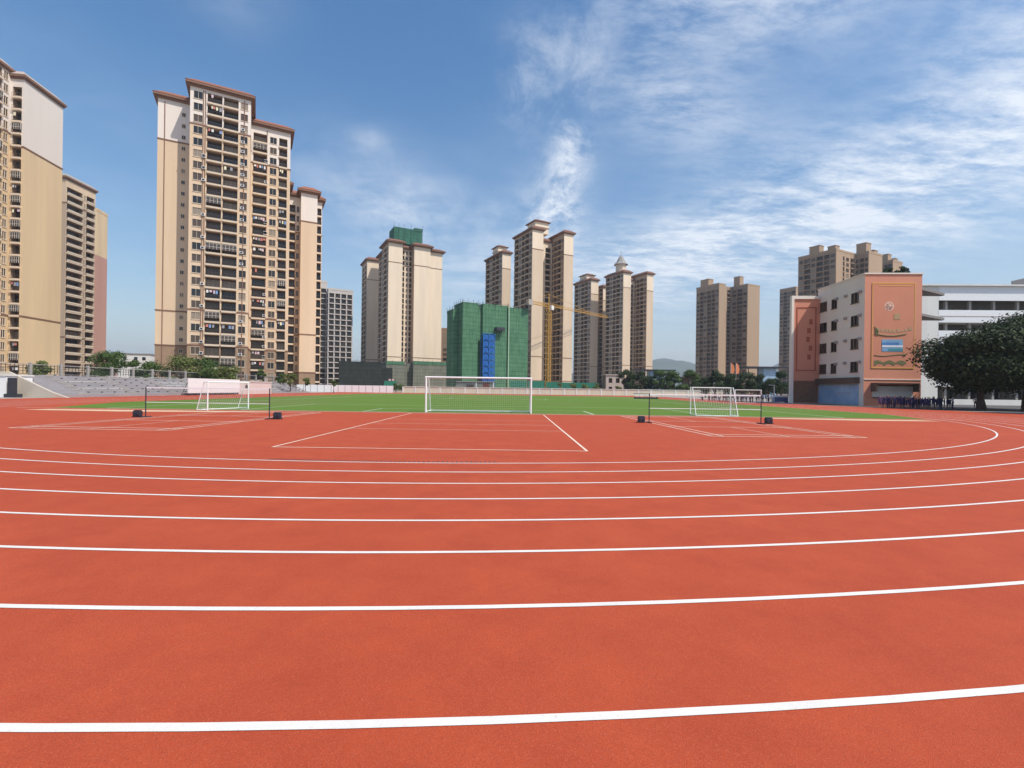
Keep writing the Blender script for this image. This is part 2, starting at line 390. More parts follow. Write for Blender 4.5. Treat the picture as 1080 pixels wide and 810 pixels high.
def build_hills():
    b = MB(); n = 160
    prof = []
    rnd = random.Random(3)
    for k in range(n + 1):
        px = -200 + k * (1500 / n)
        h = 40 + 30 * math.sin(px * .012 + 1) + 16 * math.sin(px * .031)
        for c, w, a in ((700, 30, 105), (728, 26, 85), (655, 40, 90), (760, 30, 110), (826, 34, 130), (856, 44, 130), (560, 60, 60), (250, 80, 40), (960, 60, 150), (1100, 80, 120)):
            h += a * math.exp(-((px - c) / w) ** 2) 
        h += rnd.uniform(-4, 4)
        prof.append((gx(px, 3300), h))
    rows = []
    for j in range(9):
        t = j / 8
        y = 2700 + t * 1100
        prf = math.sin(math.pi * min(1, t * 1.0)) ** .8 if 0 < t < 1 else 0
        rows.append([(x * (y / 3300), y, h * prf * (1 + .08 * math.sin(x * .013 + j * 1.7)) - 2) for x, h in prof])
    for j in range(8):
        for k in range(n): b.quad([rows[j][k], rows[j][k+1], rows[j+1][k+1], rows[j+1][k]])
    o = b.build('hills', mat('hill_forest', (.05, .075, .045), .95, .35, .01))
    for p in o.data.polygons: p.use_smooth = True
    tag(o, kind='structure')
build_hills()

def build_haze():
    b = MB(); b.box(-5600, 5600, -900, 6400, -3.2, 330)
    m = bpy.data.materials.new('air'); m.use_nodes = True; nt = m.node_tree; nt.nodes.clear()
    o = nt.nodes.new('ShaderNodeOutputMaterial'); v = nt.nodes.new('ShaderNodeVolumePrincipled')
    v.inputs['Color'].default_value = (.86, .92, 1.0, 1); v.inputs['Density'].default_value = HAZE; v.inputs['Anisotropy'].default_value = 0.2
    nt.links.new(v.outputs[0], o.inputs['Volume'])
    h = b.build('haze', m); tag(h, kind='stuff')
HAZE = .00022
build_haze()

# ------------------------------------------------------------------ apartment towers
def facade(wb, o, ud, nd, L, nfl, fh, h, pat, recs, nb, ntop, alt=False):
    """one wall with real openings; material 0 wall, 1 base, 2 top, 3 balcony inside"""
    o = Vector(o); ud = Vector(ud); nd = Vector(nd)
    def P(u, z, dep=0): return o + ud * u - nd * dep + Vector((0, 0, z))
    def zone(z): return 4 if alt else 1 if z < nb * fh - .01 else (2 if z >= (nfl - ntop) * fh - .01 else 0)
    cuts = sorted({0, nb * fh, (nfl - ntop) * fh, h})
    if not pat:
        for a, c in zip(cuts, cuts[1:]):
            if c > a: wb.quad([P(0, a), P(L, a), P(L, c), P(0, c)], zone(a))
        return
    tot = sum(w for _, w in pat); sc = L / tot; u = 0
    for ty, w in pat:
        w *= sc
        if ty == 's':
            for a, c in zip(cuts, cuts[1:]):
                if c > a: wb.quad([P(u, a), P(u + w, a), P(u + w, c), P(u, c)], zone(a))
        else:
            sill, head, dep = {'w': (.55, 2.5, .22), 'v': (1.05, 2.1, .22), 'b': (.2, 2.72, 1.35)}[ty]
            for f in range(nfl):
                z = f * fh; mi = zone(z)
                wb.quad([P(u, z), P(u + w, z), P(u + w, z + sill), P(u, z + sill)], mi)
                wb.quad([P(u, z + head), P(u + w, z + head), P(u + w, z + fh), P(u, z + fh)], mi)
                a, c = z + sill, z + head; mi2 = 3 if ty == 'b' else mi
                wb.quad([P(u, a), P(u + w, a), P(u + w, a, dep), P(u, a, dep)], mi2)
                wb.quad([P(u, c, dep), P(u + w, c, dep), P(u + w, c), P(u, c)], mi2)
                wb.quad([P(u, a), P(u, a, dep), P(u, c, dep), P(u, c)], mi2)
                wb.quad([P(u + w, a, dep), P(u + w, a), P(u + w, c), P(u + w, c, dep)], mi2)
                recs.append(('b' if ty == 'b' else 'w', P(u, a), ud.copy(), w, c - a))
            if h > nfl * fh: wb.quad([P(u, nfl * fh), P(u + w, nfl * fh), P(u + w, h), P(u, h)], zone(nfl * fh - .1))
        u += w

def window_mb(w, h, gm):
    b = MB(); t = .07
    for x0, x1, z0, z1 in ((0, w, 0, t), (0, w, h - t, h), (0, t, t, h - t), (w - t, w, t, h - t), (w/2 - .03, w/2 + .03, t, h - t)):
        b.box(x0, x1, -.05, .12, z0, z1, 0)
    b.box(-.08, w + .08, -.12, -.002, -.1, -.002, 0)                # sill
    return b
def balcony_mb(w, h, style):
    b = MB()
    b.box(-.04, w + .04, -.42, -.002, -.36, .10, 0)                # slab lip
    if style == 'solid': b.box(-.04, w + .04, -.42, -.30, -.02, .62, 0)
    for z in ((.75,) if style == 'solid' else (.18, .92)): b.box(.0, w, -.40, -.35, z, z + .05, 1)
    n = max(2, int(w / .55))
    for k in range(n + 1): b.box(w * k / n - .018, w * k / n + .014, -.39, -.355, .1, .92, 1)
    return b
def door_mb(w, h):
    b = MB()
    n = max(2, int(w / 1.0))
    for k in range(n):
        b.box(w * k / n + .03, w * (k+1) / n - .03, 1.27, 1.29, .05, h - .35, 0)
    for k in range(n + 1): b.box(max(0, w * k / n - .03), min(w, w * k / n + .03), 1.24, 1.32, 0, h - .3, 1)
    b.box(0, w, 1.24, 1.33, h - .3, h, 1)
    return b
GL = [M_GLASS, M_GLASS2, M_CURT]
MESHES = {}
def get_mesh(kind, w, h, extra, fr):
    key = (kind, round(w, 2), round(h, 2), extra, fr.name)
    if key in MESHES: return MESHES[key]
    if kind == 'window_full':
        b = window_mb(w, h, None); b.box(.07, w - .07, .09, .1, .07, h - .07, 1); me = b.mesh('window', [fr, GL[extra]])
    elif kind == 'window': me = window_mb(w, h, None).mesh('window', [fr])
    elif kind == 'pane': b = MB(); b.box(.07, w - .07, .09, .1, .07, h - .07); me = b.mesh('pane', [GL[extra]])
    elif kind == 'balcony_full':
        b = balcony_mb(w, h, 'solid' if extra // 3 else 'open'); d = door_mb(w, h); i = len(b.v)
        b.v += d.v; b.f += [tuple(k + i for k in f) for f in d.f]; b.m += [2 + q for q in d.m]
        me = b.mesh('balcony', [fr, M_DFRAME, GL[extra % 3], M_DFRAME])
    elif kind == 'balcony': me = balcony_mb(w, h, 'solid' if extra // 3 else 'open').mesh('balcony', [fr, M_DFRAME])
    elif kind == 'door': me = door_mb(w, h).mesh('balcony_door', [GL[extra], M_DFRAME])
    MESHES[key] = me; return me

def glazing(w, h):
    key = ('glz', round(w, 2), round(h, 2))
    if key not in MESHES:
        b = MB(); n = 4
        for k in range(n + 1): b.box(w * k / n - .03, w * k / n + .03, -.33, -.27, .93, h, 0)
        b.box(.03, w - .03, -.33, -.27, h - .06, h, 0); b.box(.03, w - .03, -.33, -.27, h * .62, h * .62 + .05, 0)
        for k in range(n): b.box(w * k / n + .031, w * (k + 1) / n - .031, -.305, -.295, .93, h - .061, 1)
        MESHES[key] = b.mesh('glazing', [M_OFFW, GL[1]])
    return MESHES[key]
CLOTHS = [(.7, .68, .66), (.55, .2, .16), (.2, .3, .5), (.75, .7, .5), (.3, .3, .32), (.6, .45, .5)]
def laundry(w, rnd):
    b = MB(); x = .25; rails = MB()
    ms = [mat('cloth_%d' % k, c, .9, .06) for k, c in enumerate(CLOTHS)]
    while x < w - .5:
        ww = rnd.uniform(.3, .6); hh = rnd.uniform(.5, 1.0)
        if rnd.random() < .75: b.box(x, x + ww, -.16, -.13, 2.25 - hh, 2.25, rnd.randrange(6))
        x += ww + rnd.uniform(.05, .3)
    b.box(.05, w - .05, -.155, -.135, 2.251, 2.275, 4)
    return b.mesh('laundry', ms)
def tower(label, loc, theta, blocks, cat='tower block', mats=(M_CREAM, M_BASE, M_TOPW), tile=M_TILE, frame=None, fh=3.0, nb=2, ntop=3, mid=6,
          near=False, eave=1.0, flat=False, bands=True, name='apartment_tower', group=None, seed=1, solid=0, side_mat=None):
    """blocks: (u0,u1,v0,v1,h,{side: pattern}); front faces -v, left faces -u, right faces +u"""
    rnd = random.Random(seed)
    frame = frame or mats[0]
    th = R(theta)
    root = thing(name, label, cat, (loc[0], loc[1], 0), th, group)
    wb = MB(); rb = MB(); recs = []
    for bi, (u0, u1, v0, v1, h, sides) in enumerate(blocks):
        nfl = int((h - .4) / fh)
        for side, (o, ud, nd, L) in {'front': ((u0, v0, 0), (1, 0, 0), (0, -1, 0), u1 - u0), 'left': ((u0, v1, 0), (0, -1, 0), (-1, 0, 0), v1 - v0),
                                     'right': ((u1, v0, 0), (0, 1, 0), (1, 0, 0), v1 - v0), 'back': ((u1, v1, 0), (-1, 0, 0), (0, 1, 0), u1 - u0)}.items():
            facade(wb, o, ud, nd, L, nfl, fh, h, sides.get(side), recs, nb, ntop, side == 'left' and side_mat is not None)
        wb.quad([(u0, v0, h), (u1, v0, h), (u1, v1, h), (u0, v1, h)], 0)
        e = eave; hh = h + .02 + .03 * bi
        if flat:
            for a in ((u0 - .1, u1 + .1, v0 - .1, v0 + .25), (u0 - .1, u1 + .1, v1 - .25, v1 + .1), (u0 - .1, u0 + .25, v0 + .25, v1 - .25), (u1 - .25, u1 + .1, v0 + .25, v1 - .25)):
                rb.box(*a, hh, hh + 1.1, 1)
        else:
            rb.box(u0 - e * .5, u1 + e * .5, v0 - e * .5, v1 + e * .5, hh - .75, hh - .3, 2)
            rb.box(u0 - e, u1 + e, v0 - e, v1 + e, hh - .3, hh + .25, 2)
            s = min(1.0, (u1 - u0) * .4, (v1 - v0) * .4)
            rb.frustum((u0 - e * 1.08, u1 + e * 1.08, v0 - e * 1.08, v1 + e * 1.08), (u0 + s, u1 - s, v0 + s, v1 - s), hh + .25, hh + 1.75, 0)
        if bands:
            for z in (nb * fh, mid * fh + .1, (nfl - ntop) * fh):
                z2 = z + .013 * bi; bb = MB(); q0 = (u0 - .003, u1 + .003, v0 - .003, v1 + .003); q1 = (u0 - .12, u1 + .12, v0 - .12, v1 + .12)
                def rg(q, zq): return [(q[0], q[2], zq), (q[1], q[2], zq), (q[1], q[3], zq), (q[0], q[3], zq)]
                bb.v = rg(q0, z2 - .16) + rg(q1, z2 - .16) + rg(q1, z2 + .16) + rg(q0, z2 + .16)
                for ra in range(4):
                    for k in range(4): bb.f.append((ra * 4 + k, ra * 4 + (k + 1) % 4, (ra * 4 + 4) % 16 + (k + 1) % 4, (ra * 4 + 4) % 16 + k)); bb.m.append(0)
                bb.build('string_course', M_BAND, root)
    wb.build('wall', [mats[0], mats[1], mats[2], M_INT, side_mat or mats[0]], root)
    rb.build('roof', [tile, mats[2], M_BAND], root)
    # windows and balconies: the hundred nearest are parts of their own, the others one part
    c, s = math.cos(th), math.sin(th)
    def dist(r):
        p = r[1]; X = loc[0] + p.x * c - p.y * s; Y = loc[1] + p.x * s + p.y * c
        return X * X + Y * Y + (p.z - CAMH) ** 2
    for kind, nm in (('w', 'window'), ('b', 'balcony')):
        rs = sorted([r for r in recs if r[0] == kind], key=dist)
        encl = [q for q in range(len(rs)) if rnd.random() < .16] if kind == 'b' and not solid else []
        rest = MB(); rest_m = [frame] + ([GL[0], GL[1], GL[2]] if kind == 'w' else [M_DFRAME, GL[0], GL[1], GL[2]])
        for i, (_, p, ud, w, hgt) in enumerate(rs):
            g = rnd.choice((0, 0, 1, 1, 2)) if kind == 'w' else rnd.choice((0, 0, 1, 1, 1, 2))
            a = math.atan2(ud.y, ud.x)
            if i < 100:
                if near:
                    if kind == 'w':
                        q = link('window', get_mesh('window', w, hgt, 0, frame), root, p, a); link('pane', get_mesh('pane', w, hgt, g, frame), q)
                    else:
                        q = link('balcony', get_mesh('balcony', w, hgt, solid * 3, frame), root, p, a); link('balcony_door', get_mesh('door', w, hgt, g, frame), q)
                        if i in encl: link('glazing', glazing(w, hgt), q)
                        elif rnd.random() < .25: link('laundry', laundry(w, rnd), q)
                else:
                    link(nm, get_mesh('window_full' if kind == 'w' else 'balcony_full', w, hgt, g + (solid * 3 if kind == 'b' else 0), frame), root, p, a)
            else:
                M = Matrix.Translation(p) @ Matrix.Rotation(a, 4, 'Z')
                if kind == 'w':
                    t = window_mb(w, hgt, None); t.box(.07, w - .07, .09, .1, .07, hgt - .07, 1 + g)
                else:
                    t = balcony_mb(w, hgt, 'solid' if solid else 'open'); d = door_mb(w, hgt); k0 = len(t.v)
                    t.v += d.v; t.f += [tuple(k + k0 for k in f) for f in d.f]; t.m += [2 + g if q == 0 else 1 for q in d.m]
                k0 = len(rest.v); rest.v += [tuple(M @ Vector(v)) for v in t.v]; rest.f += [tuple(k + k0 for k in f) for f in t.f]; rest.m += t.m
        if rest.v: tag(rest.build(nm, rest_m, root), kind='stuff')
    return root

# -- the big tower on the left of the photo
F1 = [('s', .75), ('w', 2.05), ('s', 1.0), ('b', 3.3), ('s', .35), ('b', 3.35), ('s', .5), ('w', 1.75), ('s', .65)]
F2 = [('s', .5), ('b', 2.9), ('s', .6), ('w', 1.5), ('s', .5), ('b', 1.8), ('s', .7)]
FW = [('s', 5.2), ('v', .9), ('s', 1.6)]
t4 = tower('biggest cream apartment tower with red tiled eaves and a brown stone base', (-83.6, 123.3), 28.0,
      [(0, 13.7, 0, 14, 79.2, {'front': F1}), (13.7, 24.0, 9.6, 20, 77.4, {'front': F2}), (-7.7, 0, 6.6, 16, 77.3, {'front': FW})],
      near=True, frame=mat('tan_trim', (.60, .49, .37), .8, .06, .8), seed=4, nb=4, mid=7, mats=(M_CREAM, M_BASE, M_TOPW))
b = MB()      # rain pipes and the dark strips between the window columns
for u, v, z in ((3.35, -.06, 78), (12.2, -.06, 78), (17.8, 9.54, 76), (-6.2, 6.52, 76), (2.9, -.06, 78)): b.tube((u, v, .2), (u, v, z), .11, 6)
b.build('drainpipe', M_BAND, t4)
for k in range(46):                                                   # air conditioners on the ledges
    u, v = random.choice(((3.1, -.04), (11.9, -.04), (17.6, 9.56)))
    f = random.randrange(2, 25)
    bb_ = MB(); bb_.box(-.42, .42, -.36, 0, 0, .6); bb_.box(-.3, .3, -.375, -.362, .08, .52, 1)
    if k == 0: AC = bb_.mesh('air_conditioner', [M_WHITE, M_STEEL])
    link('air_conditioner', AC, t4, (u, v, f * 3 + .5 + .01 * k))
# -- left edge of the photo
WB = [('s', .4), ('w', 1.7), ('s', .6)]
tower('sand coloured tower with blank white topped gable at the left photo edge', (-121.8, 119), 8.0,
      [(-14, 0, 0, 12.2, 77.4, {'front': [('s', 11.3), ('b', 1.9), ('s', .5)]}),
       (-18, -2.9, -12, 0, 78.6, {'right': [('s', .5), ('b', 1.4), ('s', .5), ('b', 2.2), ('s', .6), ('w', 1.2), ('s', .9), ('b', 2.2), ('s', .5), ('w', 1.2), ('s', .8)]})],
      near=True, mats=(M_YELLOW, M_YELLOW, M_TOPW), frame=M_PALE, ntop=5, seed=9, eave=.55, nb=1, tile=mat('pale_roof_edge', (.42, .34, .29), .8, .1, 1))
tower('brown tower of stacked dark balconies behind the blank sand coloured gable', (-159.7, 171), 2.0,
      [(-16, 0, 0, 12.6, 75, {'right': [('s', .4), ('b', 6.3), ('s', .5), ('w', .8), ('s', .4), ('b', 3.4), ('s', .5)], 'front': [('s', 9)]})],
      mats=(mat('tan_balcony_render', (.46, .34, .24), .85, .08, .4, streak=True), M_BASE, M_CREAM), frame=mat('tan_trim', (.60, .49, .37)), tile=M_ROOFGREY, ntop=2, seed=10, eave=.6, solid=1, nb=1)
tower('narrow blank tower, cream above and pink below, beyond the balconied tower at left', (-182.5, 206), 14.0,
      [(-6, 3.0, 0, 8, 76, {})], mats=(M_PINK, M_BASE, M_YELLOW), tile=M_ROOFGREY, ntop=6, flat=True, bands=False, nb=3)
# -- behind the big tower, to its right
tower('cream tower with a dark recessed window slot, close behind the big cream tower', (gx(303, 150), 150), 28.0,
      [(-8, 0, 0, 12, 64.6, {}), (0, 3.3, 4, 12, 63, {'front': [('s', .2), ('b', 1.7), ('s', .3), ('w', .9), ('s', .2)]}),
       (3.3, 8.1, .5, 12, 63.6, {}), (8.1, 9.8, 3, 12, 62.4, {'front': [('s', .2), ('b', 1.3), ('s', .2)]})],
      frame=M_PALE, seed=12, nb=2)
M_GREYW = mat('grey_white_render', (.50, .46, .43), .85, .05, .3)
tower('greyish white gridded tower in the gap before the netted podium', (gx(345, 267), 267), 28.0,
      [(0, 13.2, 0, 14, 55.4, {'front': [('s', .5), ('b', 2.3), ('s', .6), ('b', 2.3), ('s', .6), ('b', 2.3), ('s', .6), ('b', 2.3), ('s', .5)], 'left': [('s', 1), ('b', 2), ('s', 1), ('b', 2), ('s', 1)]}),
       (-7.5, 0, 5, 16, 60, {'front': [('s', .5), ('b', 2.2), ('s', .7), ('b', 2.2), ('s', .5)]})],
      mats=(M_GREYW, M_GREYW, M_GREYW), frame=M_GREYW, flat=True, bands=False, seed=13)
# -- centre left: tower with the green box on its roof, and its shaded twin
LW = [('s', .45), ('w', 1.7), ('s', .4), ('b', 2.9), ('s', .4), ('w', 1.6), ('s', .45), ('b', 2.9), ('s', .4), ('w', 1.6), ('s', .5)]
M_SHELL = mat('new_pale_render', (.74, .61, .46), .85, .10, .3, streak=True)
tc1 = tower('pale tower with a green netted box on its roof, standing on a netted podium', (gx(408, 257), 257), 28.0,
      [(0, 7.6, 0, 15, 80, {'left': LW[:7]}), (1.6, 7.6, 15, 31, 78.5, {'left': LW}), (7.6, 14.2, 6, 20, 79, {'front': [('s', .4), ('b', 2.2), ('s', .8), ('w', 1.2), ('s', .8), ('b', 1.2)]}),
       (14.2, 23.4, .6, 16, 80, {}), (23.7, 31, 2.2, 16, 78.6, {})],
      mats=(M_SHELL, M_SHELL, M_SHELL), frame=M_PALE, tile=M_TILED, seed=14, eave=1.5, nb=4, side_mat=mat('shaded_side_render', (.46, .345, .25), .85, .06, .3, streak=True))  # shade of the left faces put into a browner wall colour
b = MB(); b.box(4.5, 20.5, 7, 18, 81.8, 90.6); b.box(16, 20.7, 6.8, 18.2, 90.0, 91.6); b.build('netted_roof_box', net_mat('deep_green_net', (.025, .10, .065), (.045, .15, .10)), tc1)
b = MB()
for u in (4.4, 7, 10, 14, 18, 20.7):
    b.tube((u, 6.8, 81), (u, 6.8, 92 + (u % 3) * .5), .07, 5)
b.build('scaffold_pole', M_STEEL, tc1)
tower('cream and brown tower half hidden left of the tower with the green roof box', (gx(385.5, 287), 287), 28.0,
      [(0, 8, 0, 16, 78, {'left': LW}), (8, 16, 5, 16, 77, {})], mats=(M_SHELL, M_SHELL, M_SHELL), frame=M_PALE, tile=M_TILED, seed=15, side_mat=MATS['shaded_side_render'])
def net_block(name, label, loc, th, boxes, m, cat):
    root = thing(name, label, cat, (*loc, 0), R(th))
    b = MB()
    for bx in boxes: b.box(*bx)
    b.build('scaffold_net', m, root)
    p = MB()
    for (u0, u1, v0, v1, z0, z1) in boxes:
        n = max(2, int((u1 - u0) / 2.4))
        for k in range(n + 1):
            u = u0 + (u1 - u0) * k / n; p.tube((u, v0 - .1, z1 - 1.5), (u, v0 - .1, z1 + .9 + random.uniform(0, .8)), .06, 5)
        n = max(2, int((v1 - v0) / 2.4))
        for k in range(n + 1):
            v = v0 + (v1 - v0) * k / n; p.tube((u0 - .1, v, z1 - 1.5), (u0 - .1, v, z1 + .9 + random.uniform(0, .8)), .06, 5)
        for z in (z1 + .45,): p.tube((u0, v0 - .1, z), (u1, v0 - .1, z), .05, 5); p.tube((u0 - .1, v0, z), (u0 - .1, v1, z), .05, 5)
    p.build('scaffold_pole', M_STEEL, root)
    return root
net_block('netted_podium', 'dusty green netted podium below the pale tower with the roof box', (gx(407, 247), 247), 28,
          [(0, 9.5, 0, 10, 0, 14.6), (9.5, 14.5, 5, 14, 0, 14.2), (14.5, 33, 1, 12, 0, 15.2)], M_NETG, 'podium')
pd = bpy.data.objects['netted_podium']
b = MB()
b.box(-.12, 9.6, -.12, -.01, 13.4, 15.2); b.box(14.4, 33.1, .88, .99, 14.0, 15.8); b.build('green_edge_net', M_NET, pd)
net_block('netted_building', 'low shade-darkened netted building left of the dusty podium', (gx(357, 225), 225), 12, [(0, 19, 0, 12, 0, 13.6), (3, 24, 3, 14, 0, 11)], M_NETD, 'building site')
# -- the green netted block with the blue hoist
g1 = net_block('netted_building', 'tall green netted building under construction with blue hoist tower', (gx(487, 205), 205), 28,
          [(0, 7.2, 0, 10, 0, 38.6), (7.2, 9.6, 1.6, 10, 0, 38.0), (9.6, 21.5, .4, 12, 0, 38.8), (21.5, 22.4, 1.6, 12, 0, 38.2), (22.4, 32.6, .8, 12, 0, 38.4), (-2.6, 0, 5, 12, 0, 36)], M_NET, 'building site')
b = MB()
b.box(22.1, 22.7, .2, .39, 0, 38.9); b.build('cable_duct', mat('pale_green_duct', (.25, .38, .25), .7, .1, 1), g1)
b = MB(); b.box(15.2, 19.2, -2.2, .38, 27.2, 27.6); b.box(15.2, 19.2, -2.25, -2.15, 27.6, 28.7); b.box(15.2, 15.3, -2.15, .3, 27.6, 28.7); b.box(15.6, 18.4, -1.9, -.6, 27.62, 28.6, 1)
b.tube((15.3, -2.0, 27.2), (15.3, .3, 24.6), .08, 5); b.tube((19.1, -2.0, 27.2), (19.1, .3, 24.6), .08, 5)
b.build('loading_platform', [M_STEEL, M_OFFW], g1)
hst = thing('construction_hoist', 'blue lattice hoist tower standing against the green netted building', 'hoist', (0, 0, 0))
hst.location = Matrix.Rotation(R(28), 4, 'Z') @ Vector((8.6, -2.6, 0)) + Vector((gx(487, 205), 205, 0)); hst.rotation_euler = (0, 0, R(28))
b = MB(); W, D, HH = 5.6, 2.4, 25.4
for x in (0, W / 2, W):
    for y in (0, D): b.tube((x, y, 0), (x, y, HH), .14, 6)
nz = 9
for k in range(nz + 1):
    z = HH * k / nz
    b.box(0, W, 0, D, z - .08, z + .08)
    if k < nz:
        for x in (0, W / 2): b.tube((x, 0, z), (x + W / 2, 0, z + HH / nz), .07, 5); b.tube((x + W / 2, 0, z), (x, 0, z + HH / nz), .07, 5)
b.build('mast', M_BLUE, hst)
for k in range(nz):
    for x in (.2, W / 2 + .2):
        p = MB(); p.box(0, W / 2 - .4, .3, .36, .2, 2.3); p.build('gate', M_BLUE, hst, (x, 0, HH * k / nz + .1))
for x, zc in ((.3, 12.1), (W / 2 + .3, 3.2)):
    p = MB(); p.box(0, W / 2 - .6, .5, 2.0, 0, 2.3); p.build('hoist_cage', M_BLUE, hst, (x, 0, zc))

# -- centre towers
M_C2 = mat('warm_render', (.60, .47, .34), .85, .10, .3, streak=True)
M_BR = mat('tan_render', (.33, .225, .155), .85, .06, .3, streak=True)
LW2 = [('s', .4), ('b', 3.0), ('s', .35), ('w', 1.7), ('s', .45), ('b', 2.2), ('s', .4), ('b', 3.0), ('s', .4), ('w', 1.7), ('s', .5)]
def pair(label, px_c, d, h, left_len, front_len, second, name='apartment_tower', turret=None, spire=False, mats=None, tile=M_TILED, seed=20, frame=None, flat=False, boxes=(), pat=LW2, theta=28.0):
    ms = mats or (M_C2, M_C2, M_SHELL)
    bl = [(0, front_len, 0, left_len, h, {'left': pat})]
    if second:
        u2, v2, l2, f2, h2 = second
        bl += [(u2, u2 + f2, v2, v2 + l2, h2, {'left': pat[:7] if l2 < 15 else pat}), (front_len, u2, min(max(v2, 0) + min(l2, left_len) * .7, v2 + l2 - .5), left_len, min(h, h2) + (.9 if flat else -1), {'front': [('s', .6), ('b', 2), ('s', .8), ('w', 1.3), ('s', .8), ('b', 2), ('s', .6)]})]
    t = tower(label, (gx(px_c, d), d), theta, bl, mats=ms, tile=tile, frame=frame or M_C2, seed=seed, flat=flat, bands=not flat, side_mat=M_BR if flat else mat('shaded_side_render', (.46, .345, .25), .85, .06, .3, streak=True))  # left faces turn from the sun: their shade is in the wall colour
    if turret:
        u0, u1, v0, v1, zt = turret
        b = MB(); b.box(u0, u1, v0, v1, h, zt); b.box(u0 - .5, u1 + .5, v0 - .5, v1 + .5, zt - 2.6, zt - 2.2)
        b.build('turret', ms[2], t)
        r = MB(); r.box(u0 - .9, u1 + .9, v0 - .9, v1 + .9, zt + .01, zt + .3)
        r.frustum((u0 - 1, u1 + 1, v0 - 1, v1 + 1), (u0 + 1.4, u1 - 1.4, v0 + 1.4, v1 - 1.4), zt + .3, zt + 1.6)
        r.build('turret_roof', tile, t)
    if spire:
        uc, vc, z0, z1, z2 = spire
        b = MB()
        n = 8
        def ring(r, z): return [(uc + r * math.cos(2 * math.pi * (k + .5) / n), vc + r * math.sin(2 * math.pi * (k + .5) / n), z) for k in range(n)]
        for k in range(n):
            for (ra, za), (rc, zc), mi in (((3.6, z0), (3.6, z1), 0), ((4.9, z1), (3.1, z1 + 2.0), 1), ((3.1, z1 + 2.0), (1.7, z2 - 2.2), 1), ((1.7, z2 - 2.2), (.1, z2), 1), ((3.6, z1), (4.9, z1), 1)):
                a, c = ring(ra, za), ring(rc, zc); b.quad([a[k], a[(k+1) % n], c[(k+1) % n], c[k]], mi)
        b.tube((uc, vc, z2 - .2), (uc, vc, z2 + 2.4), .12, 6, 1)
        b.build('spire', [M_PALE, M_ROOFGREY], t)
    for i, (u0, u1, v0, v1, za, zb) in enumerate(boxes):
        b = MB(); b.box(u0, u1, v0, v1, za, zb); b.box(u0 - .2, u1 + .2, v0 - .2, v1 + .2, zb, zb + .35); b.build('roof_box', ms[0], t)
    return t
pair('tallest centre tower with two lit cream gables, right of the green netted building', 559.5, 240, 82.2, 19, 6.4, (19.5, .7, 16.5, 5.8, 83.5), turret=(4.5, 12.5, 5, 13, 88), seed=21)
pair('cream tower peeping out left of the tallest centre tower, above the green net', 528, 280, 81.4, 23, 5.7, None, turret=(3, 9, 12, 19, 88), seed=22)
pair('tower with a pointed grey spire, right of the tallest centre tower', 656, 313, 79, 18, 6.4, (20.6, 0.2, 17.3, 5.8, 80.6), spire=(4.2, 7.5, 79, 85.5, 92.5), seed=23, mats=(M_C2, M_BR, M_SHELL))
pair('shaded brown tower half hidden left of the spired tower', 622, 336, 79, 20, 6.4, (13, 3, 14, 5, 76), turret=(2, 9, 8, 16, 84), seed=24, mats=(M_C2, M_BR, M_SHELL))
M_R = mat('brown_cream_render', (.38, .265, .175), .85, .06, .3, streak=True)
RP = [('s', .4), ('w', 1.7), ('s', .35), ('b', 2.6), ('s', .35), ('w', 1.6), ('s', .4), ('b', 2.6), ('s', .35), ('b', 2.2), ('s', .4), ('w', 1.6), ('s', .5)]
pair('brown double tower standing alone above the dark trees', 757, 342, 78, 20, 7, (25, -4.5, 13.3, 13.7, 79.5), mats=(M_R, M_BR, M_R), frame=M_BR, flat=True, seed=25, pat=RP,
     boxes=((-.3, 5, 9, 16, 79.1, 83.5), (24.8, 29, 2, 7, 80.6, 87), (8, 16, 12, 18, 77, 80)))
pair('brown double tower rising behind the school building', 880, 260, 79, 20.6, 6.5, (23.5, -4.5, 7, 14.5, 80), mats=(M_R, M_BR, M_R), frame=M_BR, flat=True, seed=26, pat=RP,
     boxes=((.2, 4.5, 9, 14.5, 80.1, 84), (23.8, 29, -3, 2, 81.2, 86), (8, 16, 4, 9, 78, 81.5), (1, 5, 1, 5, 80.1, 82), (32, 36, -3, 1, 81.2, 83)))
pair('narrow brown tower peeping out left of the school wing, lower than its neighbour', 838, 400, 89, 14, 10, None, mats=(M_R, M_BR, M_R), frame=M_BR, flat=True, seed=27, pat=RP[:9])
pair('brown tower top just showing above the orange school gable', 940, 280, 79, 16, 11, None, mats=(M_R, M_BR, M_R), frame=M_BR, flat=True, seed=28, pat=RP[:9], boxes=((1, 5, 3, 8, 80.1, 84), (7, 10, 2, 6, 80.1, 82)))
tower('small grey block squeezed between the podium and the green netted building', (gx(468, 300), 300), 10, [(-6, 7, 0, 10, 38, {'front': [('s', .5), ('w', 1.5), ('s', .7), ('w', 1.5), ('s', .7), ('w', 1.5), ('s', .5)]})],
      mats=(M_BASE, M_BASE, M_BASE), frame=M_BASE, flat=True, bands=False, seed=30)

